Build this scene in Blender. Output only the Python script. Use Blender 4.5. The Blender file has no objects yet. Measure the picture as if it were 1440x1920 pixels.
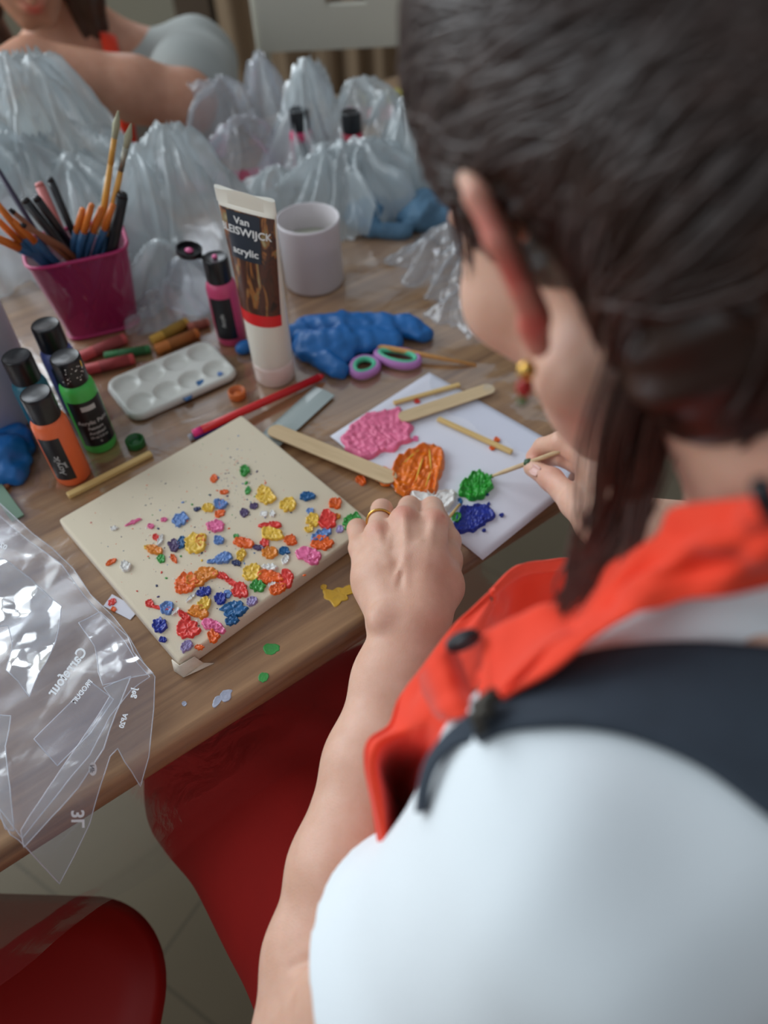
import bpy, bmesh, math, random
import numpy as np
from mathutils import Vector, Matrix, Euler
PI = math.pi
SC = bpy.context.scene
COL = SC.collection
DBG = False

# ------------------------------------------------------------ camera
F_PX = 1442.0
PITCH, ROLL = math.radians(48.442), math.radians(-2.876)
TZ = 0.74                       # table top height
CAMZ = TZ + 0.523
FW = np.array([0, math.cos(PITCH), -math.sin(PITCH)]); _r = np.array([1., 0, 0]); _u = np.cross(_r, FW)
RT = math.cos(ROLL) * _r + math.sin(ROLL) * _u
UP = -math.sin(ROLL) * _r + math.cos(ROLL) * _u
CPOS = np.array([0, 0, CAMZ])
cam = bpy.data.cameras.new('camera'); camo = bpy.data.objects.new('camera', cam); COL.objects.link(camo)
camo.matrix_world = Matrix(((RT[0], UP[0], -FW[0], 0), (RT[1], UP[1], -FW[1], 0), (RT[2], UP[2], -FW[2], CAMZ), (0, 0, 0, 1)))
cam.sensor_fit = 'VERTICAL'; cam.sensor_height = 32; cam.lens = F_PX / 1920 * 32
cam.clip_start = 0.02; cam.clip_end = 50
cam.dof.use_dof = True; cam.dof.focus_distance = 0.57; cam.dof.aperture_fstop = 2.9
SC.camera = camo

# ------------------------------------------------------------ world, lights, exposure
SC.view_settings.view_transform = 'Standard'; SC.view_settings.look = 'None'
SC.view_settings.gamma = 1; SC.view_settings.use_curve_mapping = False
SC.view_settings.exposure = 0.0
W = bpy.data.worlds.new('world'); SC.world = W; W.use_nodes = True
wb = W.node_tree.nodes['Background']; wb.inputs[1].default_value = 1.0     # room light: pale ceiling above, dim floor side below
_tc = W.node_tree.nodes.new('ShaderNodeTexCoord'); _sx = W.node_tree.nodes.new('ShaderNodeSeparateXYZ'); _cr = W.node_tree.nodes.new('ShaderNodeValToRGB')
_mr = W.node_tree.nodes.new('ShaderNodeMapRange'); _mr.inputs[1].default_value = -1
W.node_tree.links.new(_tc.outputs['Generated'], _sx.inputs[0]); W.node_tree.links.new(_sx.outputs[2], _mr.inputs[0]); W.node_tree.links.new(_mr.outputs[0], _cr.inputs[0]); W.node_tree.links.new(_cr.outputs[0], wb.inputs[0])
_e = _cr.color_ramp.elements; _e[0].position = .30; _e[0].color = (.05, .048, .045, 1); _e[1].position = 1; _e[1].color = (.42, .46, .50, 1); _q = _e.new(.55); _q.color = (.15, .15, .155, 1)
def area(name, loc, target, sx, sy, power, col):
    l = bpy.data.lights.new(name, 'AREA'); l.shape = 'RECTANGLE'; l.size = sx; l.size_y = sy; l.energy = power; l.color = col
    o = bpy.data.objects.new(name, l); COL.objects.link(o); o.location = loc
    o.rotation_euler = (Vector(target) - Vector(loc)).to_track_quat('-Z', 'Y').to_euler(); return o
area('window_daylight', (-1.78, 1.35, 1.75), (-.1, 0.6, 0.95), 1.5, 1.4, 38, (0.86, 0.94, 1.0))
area('window_daylight', (-1.78, -0.6, 1.75), (0.0, 0.1, 1.0), 1.1, 1.4, 10, (0.88, 0.95, 1.0))

area('window_daylight', (-1.25, 3.52, 2.05), (-.15, 0.7, 0.8), 1.1, 1.2, 26, (0.86, 0.93, 1.0))  # extra back-left light, added to brighten the cap tops and far bags

# ------------------------------------------------------------ helpers
def ray(px, py): return FW + RT * ((px - 720) / F_PX) + UP * ((960 - py) / F_PX)
def T(px, py, z=TZ):            # point of the horizontal plane z seen at that pixel
    d = ray(px, py); return CPOS + d * ((z - CAMZ) / d[2])
def D(px, py, t): return CPOS + ray(px, py) * t
EA = math.radians(34.2)
E1 = np.array([math.cos(EA), math.sin(EA), 0]); N1 = np.array([-math.sin(EA), math.cos(EA), 0])   # along / into the table
EDGE0 = T(690, 1160)

def tag(o, label=None, cat=None, group=None, kind=None):
    if label: o['label'] = label
    if cat: o['category'] = cat
    if group: o['group'] = group
    if kind: o['kind'] = kind
    return o
def thing(name, label, cat, loc=(0, 0, 0), rot=(0, 0, 0), group=None):
    o = bpy.data.objects.new(name, None); COL.objects.link(o); o.location = loc; o.rotation_euler = rot
    o.empty_display_size = 0.02
    return tag(o, label, cat, group)
def mesh(name, V, Fc, mat=None, parent=None, smooth=True, world=False):
    me = bpy.data.meshes.new(name)
    V = np.asarray(V, dtype=float)
    me.from_pydata(V.tolist(), [], Fc if isinstance(Fc, list) else Fc.tolist()); me.update()
    if mat:
        for m in (mat if isinstance(mat, (list, tuple)) else [mat]): me.materials.append(m)
    if smooth: me.polygons.foreach_set('use_smooth', [True] * len(me.polygons))
    o = bpy.data.objects.new(name, me); COL.objects.link(o)
    if parent:
        o.parent = parent
        if world:
            pm = Matrix.Translation(parent.location) @ parent.rotation_euler.to_matrix().to_4x4()
            o.matrix_parent_inverse = pm.inverted()
    return o
class MB:
    def __init__(s): s.v = []; s.f = []; s.m = []
    def add(s, V, Fc, mi=0, M=None):
        b = len(s.v)
        for p in V:
            p = Vector(p)
            if M is not None: p = M @ p
            s.v.append(tuple(p))
        for q in Fc: s.f.append([b + i for i in q]); s.m.append(mi)
        return s
    def box(s, x0, x1, y0, y1, z0, z1, mi=0, M=None, bev=0.0):
        if bev <= 0:
            V = [(x, y, z) for x in (x0, x1) for y in (y0, y1) for z in (z0, z1)]
            return s.add(V, [(0, 1, 3, 2), (4, 6, 7, 5), (0, 4, 5, 1), (2, 3, 7, 6), (0, 2, 6, 4), (1, 5, 7, 3)], mi, M)
        bm = bmesh.new(); bmesh.ops.create_cube(bm, size=1)
        bmesh.ops.scale(bm, vec=(x1 - x0, y1 - y0, z1 - z0), verts=bm.verts)
        bmesh.ops.translate(bm, vec=((x0 + x1) / 2, (y0 + y1) / 2, (z0 + z1) / 2), verts=bm.verts)
        bmesh.ops.bevel(bm, geom=list(bm.edges), offset=bev, segments=3, profile=0.5, affect='EDGES')
        bm.verts.index_update()
        s.add([v.co[:] for v in bm.verts], [[v.index for v in f.verts] for f in bm.faces], mi, M); bm.free(); return s
    def lathe(s, prof, n=32, mi=0, M=None, caps=True, sx=1, sy=1):
        V = []; Fc = []
        for r, z in prof:
            for k in range(n): a = 2 * PI * k / n; V.append((r * math.cos(a) * sx, r * math.sin(a) * sy, z))
        for i in range(len(prof) - 1):
            for k in range(n): Fc.append((i * n + k, i * n + (k + 1) % n, (i + 1) * n + (k + 1) % n, (i + 1) * n + k))
        if caps: Fc.append(tuple(range(n))[::-1]); Fc.append(tuple((len(prof) - 1) * n + k for k in range(n)))
        return s.add(V, Fc, mi, M)
    def tube(s, pts, rad, n=8, mi=0, M=None, flat=1.0, ref=None):
        V, Fc = tube(pts, rad, n, flat, ref); return s.add(V, Fc, mi, M)
    def build(s, name, mat, parent=None, smooth=True, world=False):
        o = mesh(name, s.v, s.f, mat, parent, smooth, world)
        o.data.polygons.foreach_set('material_index', s.m); return o
def auto(o, deg=40):            # flat facets beyond an angle
    me = o.data; me.update()
    try: me.set_sharp_from_angle(angle=math.radians(deg))
    except Exception: pass
    return o
def tube(pts, rad, n=8, flat=1.0, ref=None):
    pts = [Vector(p) for p in pts]
    if not hasattr(rad, '__len__'): rad = [rad] * len(pts)
    V = []; Fc = []; prev = Vector(ref) if ref is not None else None
    for i, p in enumerate(pts):
        t = (pts[min(i + 1, len(pts) - 1)] - pts[max(i - 1, 0)]).normalized()
        if prev is None: prev = t.orthogonal()
        a = (prev - t * prev.dot(t)).normalized(); b = t.cross(a); prev = a
        for k in range(n):
            an = 2 * PI * k / n; V.append(p + (a * math.cos(an) + b * math.sin(an) * flat) * rad[i])
    for i in range(len(pts) - 1):
        for k in range(n): Fc.append((i * n + k, i * n + (k + 1) % n, (i + 1) * n + (k + 1) % n, (i + 1) * n + k))
    Fc.append(tuple(range(n))[::-1]); Fc.append(tuple((len(pts) - 1) * n + k for k in range(n)))
    return V, Fc
def spline(pts, n):             # Catmull-Rom through points, numpy
    P = np.asarray(pts, float); m = len(P); out = []
    Q = np.vstack([2 * P[0] - P[1], P, 2 * P[-1] - P[-2]])
    for k in range(n):
        u = k / (n - 1) * (m - 1); i = min(int(u), m - 2); t = u - i
        p0, p1, p2, p3 = Q[i], Q[i + 1], Q[i + 2], Q[i + 3]
        out.append(0.5 * ((2 * p1) + (-p0 + p2) * t + (2 * p0 - 5 * p1 + 4 * p2 - p3) * t * t + (-p0 + 3 * p1 - 3 * p2 + p3) * t ** 3))
    return np.array(out)
# vectorised value noise in [-1,1]
def _h(i, j, k, s):
    n = (i * 374761393 + j * 668265263 + k * 2147483647 + s * 1274126177) & 0xffffffff
    n = ((n ^ (n >> 13)) * 1274126177) & 0xffffffff
    return ((n ^ (n >> 16)) & 0xffff) / 32767.5 - 1.0
def vnoise(P, s=0):
    P = np.asarray(P, float); f = np.floor(P).astype(np.int64); t = P - f; t = t * t * (3 - 2 * t); r = 0
    for a in (0, 1):
        for b in (0, 1):
            for c in (0, 1):
                w = (t[..., 0] if a else 1 - t[..., 0]) * (t[..., 1] if b else 1 - t[..., 1]) * (t[..., 2] if c else 1 - t[..., 2])
                r = r + w * _h(f[..., 0] + a, f[..., 1] + b, f[..., 2] + c, s)
    return r
def fbm(P, o=3, s=0):
    r = 0; a = 1.0
    for i in range(o): r = r + a * vnoise(np.asarray(P) * 2 ** i, s + i); a *= .5
    return r
def creases(P, n, seed, freq):  # crumpled-film height: folded planes with sharp creases
    rs = np.random.RandomState(seed); P = np.asarray(P, float); h = 0
    wp = np.stack([vnoise(P * freq * .6, seed + 11), vnoise(P * freq * .6, seed + 12), vnoise(P * freq * .6, seed + 13)], -1) * (.35 / freq)
    for i in range(n):
        d = rs.normal(size=3); d /= np.linalg.norm(d); fr = freq * rs.uniform(.5, 2.2); ph = rs.uniform(0, 1)
        x = (P + wp) @ d * fr + ph; tri = np.abs((x % 1.0) - .5) * 4 - 1
        h = h + tri * (freq / fr) * rs.uniform(.5, 1)
    return h / n

# ------------------------------------------------------------ materials
def S2L(c): return tuple(((x / 255) / 12.92 if x / 255 <= .04045 else ((x / 255 + .055) / 1.055) ** 2.4) for x in c)
def nt(name):
    m = bpy.data.materials.new(name); m.use_nodes = True; t = m.node_tree; return m, t, t.nodes['Principled BSDF'], t.nodes.new, t.links.new
def mat(name, c, rough=.5, var=.06, nscale=20, bump=0.0, bscale=200, metal=0, spec=.5, sub=0, subr=(1, .3, .2), subs=.004, coat=0, sheen=0, trans=0, stretch=None):
    m, t, b, N, L = nt(name); c = S2L(c)
    tc = N('ShaderNodeTexCoord'); src = tc.outputs['Object']
    if stretch:
        mp = N('ShaderNodeMapping'); mp.inputs['Scale'].default_value = stretch; L(src, mp.inputs[0]); src = mp.outputs[0]
    nz = N('ShaderNodeTexNoise'); nz.inputs['Scale'].default_value = nscale; nz.inputs['Detail'].default_value = 5; L(src, nz.inputs['Vector'])
    mx = N('ShaderNodeMix'); mx.data_type = 'RGBA'
    mx.inputs[6].default_value = tuple(max(0, x * (1 - var * 2)) for x in c) + (1,)
    mx.inputs[7].default_value = tuple(min(1, x * (1 + var * 2)) for x in c) + (1,)
    L(nz.outputs['Fac'], mx.inputs[0]); L(mx.outputs[2], b.inputs['Base Color'])
    b.inputs['Roughness'].default_value = rough; b.inputs['Metallic'].default_value = metal; b.inputs['Specular IOR Level'].default_value = spec
    if sub: b.inputs['Subsurface Weight'].default_value = sub; b.inputs['Subsurface Radius'].default_value = subr; b.inputs['Subsurface Scale'].default_value = subs
    if coat: b.inputs['Coat Weight'].default_value = coat
    if sheen: b.inputs['Sheen Weight'].default_value = sheen; b.inputs['Sheen Roughness'].default_value = .5
    if trans: b.inputs['Transmission Weight'].default_value = trans
    if bump:
        n2 = N('ShaderNodeTexNoise'); n2.inputs['Scale'].default_value = bscale; n2.inputs['Detail'].default_value = 3; L(src, n2.inputs['Vector'])
        bp = N('ShaderNodeBump'); bp.inputs['Strength'].default_value = bump; bp.inputs['Distance'].default_value = .001; L(n2.outputs['Fac'], bp.inputs['Height']); L(bp.outputs[0], b.inputs['Normal'])
    return m
def film(name, tint=(.97, .98, 1), veil=.10, edge=.5, rough=.12, milky=(200, 210, 220), bump=.3, bscale=25, spec=1.0, base=.05):
    m, t, b, N, L = nt(name); t.nodes.remove(b); out = t.nodes['Material Output']
    tr = N('ShaderNodeBsdfTransparent'); tr.inputs[0].default_value = (*tint, 1)
    tc = N('ShaderNodeTexCoord'); nz = N('ShaderNodeTexNoise'); nz.inputs['Scale'].default_value = bscale; nz.inputs['Detail'].default_value = 4; nz.inputs['Distortion'].default_value = 1.2
    L(tc.outputs['Object'], nz.inputs['Vector'])
    bp = N('ShaderNodeBump'); bp.inputs['Strength'].default_value = bump; bp.inputs['Distance'].default_value = .003; L(nz.outputs['Fac'], bp.inputs['Height'])
    gl = N('ShaderNodeBsdfGlossy'); gl.inputs['Roughness'].default_value = rough; gl.inputs[0].default_value = (spec, spec, spec, 1); L(bp.outputs[0], gl.inputs['Normal'])
    di = N('ShaderNodeBsdfDiffuse'); di.inputs[0].default_value = (*S2L(milky), 1); L(bp.outputs[0], di.inputs['Normal'])
    tl = N('ShaderNodeBsdfTranslucent'); tl.inputs[0].default_value = (*S2L(milky), 1)
    m1 = N('ShaderNodeMixShader'); m1.inputs[0].default_value = .5; L(di.outputs[0], m1.inputs[1]); L(tl.outputs[0], m1.inputs[2])
    lw = N('ShaderNodeLayerWeight'); lw.inputs['Blend'].default_value = .25; L(bp.outputs[0], lw.inputs['Normal'])
    mr = N('ShaderNodeMapRange'); mr.inputs[3].default_value = base; mr.inputs[4].default_value = edge; L(lw.outputs['Fresnel'], mr.inputs[0])
    m2 = N('ShaderNodeMixShader'); m2.inputs[0].default_value = veil; L(tr.outputs[0], m2.inputs[1]); L(m1.outputs[0], m2.inputs[2])
    m3 = N('ShaderNodeMixShader'); L(mr.outputs[0], m3.inputs[0]); L(m2.outputs[0], m3.inputs[1]); L(gl.outputs[0], m3.inputs[2])
    L(m3.outputs[0], out.inputs[0]); return m
def text_mesh(body, size, extrude=0.0, align='CENTER', bold=0.0):
    cu = bpy.data.curves.new('lettering', 'FONT'); cu.body = body; cu.size = size; cu.extrude = extrude; cu.align_x = align; cu.align_y = 'CENTER'; cu.offset = bold; cu.resolution_u = 3
    o = bpy.data.objects.new('lettering', cu); COL.objects.link(o)
    me = bpy.data.meshes.new_from_object(o.evaluated_get(bpy.context.evaluated_depsgraph_get()))
    V = np.array([v.co[:] for v in me.vertices]); Fc = [list(p.vertices) for p in me.polygons]
    bpy.data.objects.remove(o); bpy.data.curves.remove(cu); bpy.data.meshes.remove(me); return V, Fc

# ---- signed distance sculpting: smooth unions of tapered capsules and ellipsoids, meshed with surface nets
def smin(a, b, k):
    if k <= 0: return np.minimum(a, b)
    h = np.clip(.5 + .5 * (b - a) / k, 0, 1); return b * (1 - h) + a * h - k * h * (1 - h)
class Sculpt:
    def __init__(s): s.p = []
    def cone(s, a, b, ra, rb, k=.006, op='u', w=1.0, wdir=None):
        s.p.append(('c', np.array(a, float), np.array(b, float), ra, rb, k, op, w, None if wdir is None else np.array(wdir, float) / np.linalg.norm(wdir))); return s
    def chain(s, pts, rs, k=.006, w=1.0, wdir=None):
        for i in range(len(pts) - 1): s.cone(pts[i], pts[i + 1], rs[i], rs[i + 1], k, 'u', w, wdir)
        return s
    def ell(s, c, r, R=None, k=.006, op='u'):
        s.p.append(('e', np.array(c, float), np.array(r, float), np.eye(3) if R is None else np.array(R, float), 0, k, op, 1, None)); return s
    def ev(s, P):
        d = np.full(len(P), 9.0)
        for q in s.p:
            op, k = q[6], q[5]
            if q[0] == 'c':
                a, b, ra, rb, w, wd = q[1], q[2], q[3], q[4], q[7], q[8]
                ab = b - a; L2 = ab @ ab + 1e-12; m = (a + b) / 2; R = math.sqrt(L2) / 2 + max(ra, rb) * max(1, w) + k + .03
                near = np.einsum('ij,ij->i', P - m, P - m) < R * R
                if not near.any(): continue
                X = P[near] - a; t = np.clip(X @ ab / L2, 0, 1); v = X - t[:, None] * ab
                r = ra + (rb - ra) * t
                if wd is not None:      # w>1 widens the section along wd
                    cc = v @ wd; v = v - np.outer(cc * (1 - 1 / w), wd)
                e = np.linalg.norm(v, axis=1) - r
            else:
                R = q[2].max() + k + .03; X = P - q[1]; near = np.einsum('ij,ij->i', X, X) < R * R
                if not near.any(): continue
                Y = (X[near] @ q[3]) / q[2]; n = np.linalg.norm(Y, axis=1); g = np.linalg.norm(Y / q[2], axis=1) + 1e-9
                e = n * (n - 1) / g; e = np.where(n < .05, -q[2].min(), e)
            if op == 'u': d[near] = smin(d[near], e, k)
            elif op == 's': d[near] = -smin(-d[near], e, k)
        return d
def surface_nets(fn, lo, hi, h):
    lo = np.array(lo, float); nb = np.ceil((np.array(hi) - lo) / (8 * h)).astype(int)
    g = np.stack(np.meshgrid(*[np.arange(n) for n in nb], indexing='ij'), -1).reshape(-1, 3)
    c = lo + (g + .5) * 8 * h; d = fn(c); g = g[np.abs(d) < 8 * h * 1.25]
    loc = np.stack(np.meshgrid(*[np.arange(9)] * 3, indexing='ij'), -1).reshape(-1, 3)
    NX = nb * 8 + 2; key = lambda I: (I[..., 0] * NX[1] + I[..., 1]) * NX[2] + I[..., 2]
    Vk = []; Vp = []; Q = []
    CH = 400
    for s0 in range(0, len(g), CH):
        gb = g[s0:s0 + CH]; idx = gb[:, None, :] * 8 + loc[None]
        val = fn((lo + idx * h).reshape(-1, 3)).reshape(len(gb), 9, 9, 9)
        corners = [val[:, a:a + 8, b:b + 8, c_:c_ + 8] for a in (0, 1) for b in (0, 1) for c_ in (0, 1)]
        st = np.stack(corners, -1); ins = st < 0; act = ins.any(-1) & ~ins.all(-1)
        w = np.argwhere(act); v8 = st[act]; off = np.array([(a, b, c_) for a in (0, 1) for b in (0, 1) for c_ in (0, 1)], float)
        sm = np.zeros((len(w), 3)); cnt = np.zeros(len(w))
        for i in range(8):
            for j in range(i + 1, 8):
                if np.abs(off[i] - off[j]).sum() != 1: continue
                x, y = v8[:, i], v8[:, j]; m = (x < 0) != (y < 0); t = np.where(m, x / np.where(m, x - y, 1), 0)
                sm += np.where(m[:, None], off[i] + t[:, None] * (off[j] - off[i]), 0); cnt += m
        ci = gb[w[:, 0]] * 8 + w[:, 1:]
        Vk.append(key(ci)); Vp.append(lo + (ci + sm / cnt[:, None]) * h)
        for ax in range(3):
            A = val[:, :8, :8, :8]; sl = [slice(0, 8)] * 3; sl[ax] = slice(1, 9); B = val[(slice(None), *sl)]
            m = (A < 0) != (B < 0); w = np.argwhere(m); ni = gb[w[:, 0]] * 8 + w[:, 1:]; fl = A[m] < 0
            u = np.zeros(3, int); v = np.zeros(3, int); u[(ax + 1) % 3] = 1; v[(ax + 2) % 3] = 1
            q = np.stack([key(ni - u - v), key(ni - v), key(ni), key(ni - u)], -1)
            q[~fl] = q[~fl][:, ::-1]; Q.append(q)
    Vk = np.concatenate(Vk); Vp = np.concatenate(Vp); Q = np.concatenate(Q)
    o = np.argsort(Vk); Vk = Vk[o]; Vp = Vp[o]
    ix = np.searchsorted(Vk, Q); ix = np.clip(ix, 0, len(Vk) - 1); ok = (Vk[ix] == Q).all(1)
    return Vp, ix[ok]
def polish(V, Q, it=2, lam=.5):
    for _ in range(it):
        S = np.zeros_like(V); c = np.zeros(len(V))
        for a, b in ((0, 1), (1, 2), (2, 3), (3, 0)):
            np.add.at(S, Q[:, a], V[Q[:, b]]); np.add.at(S, Q[:, b], V[Q[:, a]]); np.add.at(c, Q[:, a], 1); np.add.at(c, Q[:, b], 1)
        V = V + lam * (S / np.maximum(c, 1)[:, None] - V)
    return V
def mesh_np(name, V, Q, mat, parent=None, world=True):
    me = bpy.data.meshes.new(name); me.vertices.add(len(V)); me.vertices.foreach_set('co', V.ravel())
    me.loops.add(Q.size); me.loops.foreach_set('vertex_index', Q.ravel()); me.polygons.add(len(Q))
    me.polygons.foreach_set('loop_start', np.arange(0, Q.size, 4)); me.polygons.foreach_set('use_smooth', [True] * len(Q))
    me.update(calc_edges=True); me.validate(); me.materials.append(mat)
    o = bpy.data.objects.new(name, me); COL.objects.link(o)
    if parent:
        o.parent = parent
        if world: o.matrix_parent_inverse = (Matrix.Translation(parent.location) @ parent.rotation_euler.to_matrix().to_4x4()).inverted()
    return o

# ------------------------------------------------------------ the room
m_wall = mat('wall_paint', (176, 172, 156), .85, .02, 3)
m_floor = mat('floor_tile', (158, 150, 130), .45, .05, 6)
def plane(name, pts, m):
    o = mesh(name, pts, [list(range(len(pts)))], m, smooth=False); return tag(o, kind='structure')
# floor with tile joints
def floor_mat():
    m, t, b, N, L = nt('tiles'); tc = N('ShaderNodeTexCoord'); br = N('ShaderNodeTexBrick'); br.offset = 0
    br.inputs['Scale'].default_value = 1; br.inputs['Brick Width'].default_value = .45; br.inputs['Row Height'].default_value = .45; br.inputs['Mortar Size'].default_value = .003
    br.inputs['Color1'].default_value = (*S2L((138, 126, 102)), 1); br.inputs['Color2'].default_value = (*S2L((132, 121, 98)), 1); br.inputs['Mortar'].default_value = (*S2L((116, 106, 86)), 1)
    mp = N('ShaderNodeMapping'); mp.inputs['Rotation'].default_value = (0, 0, EA); L(tc.outputs['Object'], mp.inputs[0]); L(mp.outputs[0], br.inputs['Vector']); L(br.outputs['Color'], b.inputs['Base Color']); b.inputs['Roughness'].default_value = .5; return m
plane('floor', [(-1.9, -2.4, 0), (2.8, -2.4, 0), (2.8, 3.6, 0), (-1.9, 3.6, 0)], floor_mat())
mb = MB()
for x0, x1, z0, z1 in ((-1.9, 2.8, 0, 1.35), (-1.9, 2.8, 2.65, 2.75), (-1.9, -1.82, 1.35, 2.65), (-.68, 2.8, 1.35, 2.65)): mb.box(x0, x1, 3.6, 3.72, z0, z1)
tag(mb.build('wall_back', m_wall, smooth=False), kind='structure')
mb = MB()
for x0, x1, z0, z1 in ((-1.82, -.68, 1.35, 1.4), (-1.82, -.68, 2.6, 2.65), (-1.82, -1.77, 1.4, 2.6), (-.73, -.68, 1.4, 2.6), (-1.28, -1.23, 1.4, 2.6)): mb.box(x0, x1, 3.63, 3.70, z0, z1)
tag(mb.build('added_window', mat('window_frame', (205, 205, 200), .4), smooth=False), kind='structure')  # unseen back-wall window, added to go with the extra back-left light
# left wall with a wide window opening
mb = MB()
WX = -1.9
for y0, y1, z0, z1 in ((-2.4, 3.6, 0, 1.0), (-2.4, 3.6, 2.5, 2.7), (-2.4, -1.4, 1.0, 2.5), (2.15, 3.6, 1.0, 2.5)):
    mb.box(WX - .12, WX, y0, y1, z0, z1)
tag(mb.build('wall_left', m_wall, smooth=False), kind='structure')
m_white = mat('white_lacquer', (205, 205, 200), .4, .02, 5)
mb = MB()
for y in (-1.4, -.2, 1.0, 2.1): mb.box(WX - .1, WX - .03, y, y + .05, 1.0, 2.5)
for z in (1.0, 2.45): mb.box(WX - .1, WX - .03, -1.4, 2.15, z, z + .05)
tag(mb.build('window_1', m_white, smooth=False), kind='structure')
mb = MB(); mb.box(-1.9, 2.8, 3.585, 3.6, 0, .09); tag(mb.build('baseboard_back', m_white, smooth=False), kind='structure')
# door frame edge beside the curtain
m_frame = mat('frame_wood', (92, 76, 62), .6, .08, 6)
mb = MB(); mb.box(-.66, -.53, 3.2, 3.58, 0, 2.3, bev=.004); tag(mb.build('trim_1', m_frame, smooth=False), kind='structure')

m_curtain = mat('curtain_cloth', (150, 128, 104), .9, .12, 4, stretch=(14, 1, .2))
V = []; n = 240; rows = 14
for j in range(rows + 1):
    for i in range(n + 1):
        x = -.5 + 2.3 * i / n; ph = x * 48 + math.sin(x * 9) * 1.8
        V.append((x, 3.12 + .045 * math.sin(ph) + .012 * math.sin(ph * 2.3 + j * .1), .02 + 2.3 * j / rows))
Fc = [(j * (n + 1) + i, j * (n + 1) + i + 1, (j + 1) * (n + 1) + i + 1, (j + 1) * (n + 1) + i) for j in range(rows) for i in range(n)]
cu = mesh('curtain', V, Fc, m_curtain); tag(cu, 'long brown and beige curtain hanging in folds behind the white chair', 'curtain')
so = cu.modifiers.new('thickness', 'SOLIDIFY'); so.thickness = .002

# ------------------------------------------------------------ worktable
def wood_mat(name, c1, c2, rough=.42, ang=0.0, sc=1.0):
    m, t, b, N, L = nt(name); tc = N('ShaderNodeTexCoord'); mp = N('ShaderNodeMapping'); mp.inputs['Scale'].default_value = (1.6 * sc, 26 * sc, 26 * sc); mp.inputs['Rotation'].default_value = (0, 0, ang)
    L(tc.outputs['Object'], mp.inputs[0]); nz = N('ShaderNodeTexNoise'); nz.inputs['Scale'].default_value = 2.2; nz.inputs['Detail'].default_value = 8; nz.inputs['Roughness'].default_value = .62; nz.inputs['Distortion'].default_value = .8
    L(mp.outputs[0], nz.inputs['Vector']); cr = N('ShaderNodeValToRGB'); cr.color_ramp.elements[0].position = .32; cr.color_ramp.elements[1].position = .68
    cr.color_ramp.elements[0].color = (*S2L(c1), 1); cr.color_ramp.elements[1].color = (*S2L(c2), 1); L(nz.outputs['Fac'], cr.inputs[0]); L(cr.outputs[0], b.inputs['Base Color'])
    b.inputs['Roughness'].default_value = rough; bp = N('ShaderNodeBump'); bp.inputs['Strength'].default_value = .15; bp.inputs['Distance'].default_value = .001; L(nz.outputs['Fac'], bp.inputs['Height']); L(bp.outputs[0], b.inputs['Normal']); return m
m_oak = wood_mat('oak_top', (120, 82, 50), (176, 134, 90), .45)
m_oakedge = wood_mat('oak_edge', (112, 70, 42), (150, 100, 62), .4)
table = thing('worktable', 'brown oak worktable with rounded front edge under everything', 'table', tuple(EDGE0 - np.array([0, 0, TZ])), (0, 0, EA))
mb = MB(); mb.box(-1.1, 1.3, 0, .93, TZ - .030, TZ, bev=.007); tt = mb.build('tabletop', [m_oak], table); auto(tt, 50)
mb = MB(); mb.box(-1.0, 1.2, .06, .09, TZ - .09, TZ - .031); mb.box(-1.0, 1.2,   .84, .87, TZ - .09, TZ - .031); mb.build('apron_rail', m_oakedge, table, smooth=False)
for x, y in ((-1.02, .06), (1.2, .06), (-1.02, .87), (1.2, .87)):
    mb = MB(); mb.box(x - .025, x + .025, y - .025, y + .025, 0, TZ - .031, bev=.004); mb.build('leg', m_oakedge, table, smooth=False)

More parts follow.
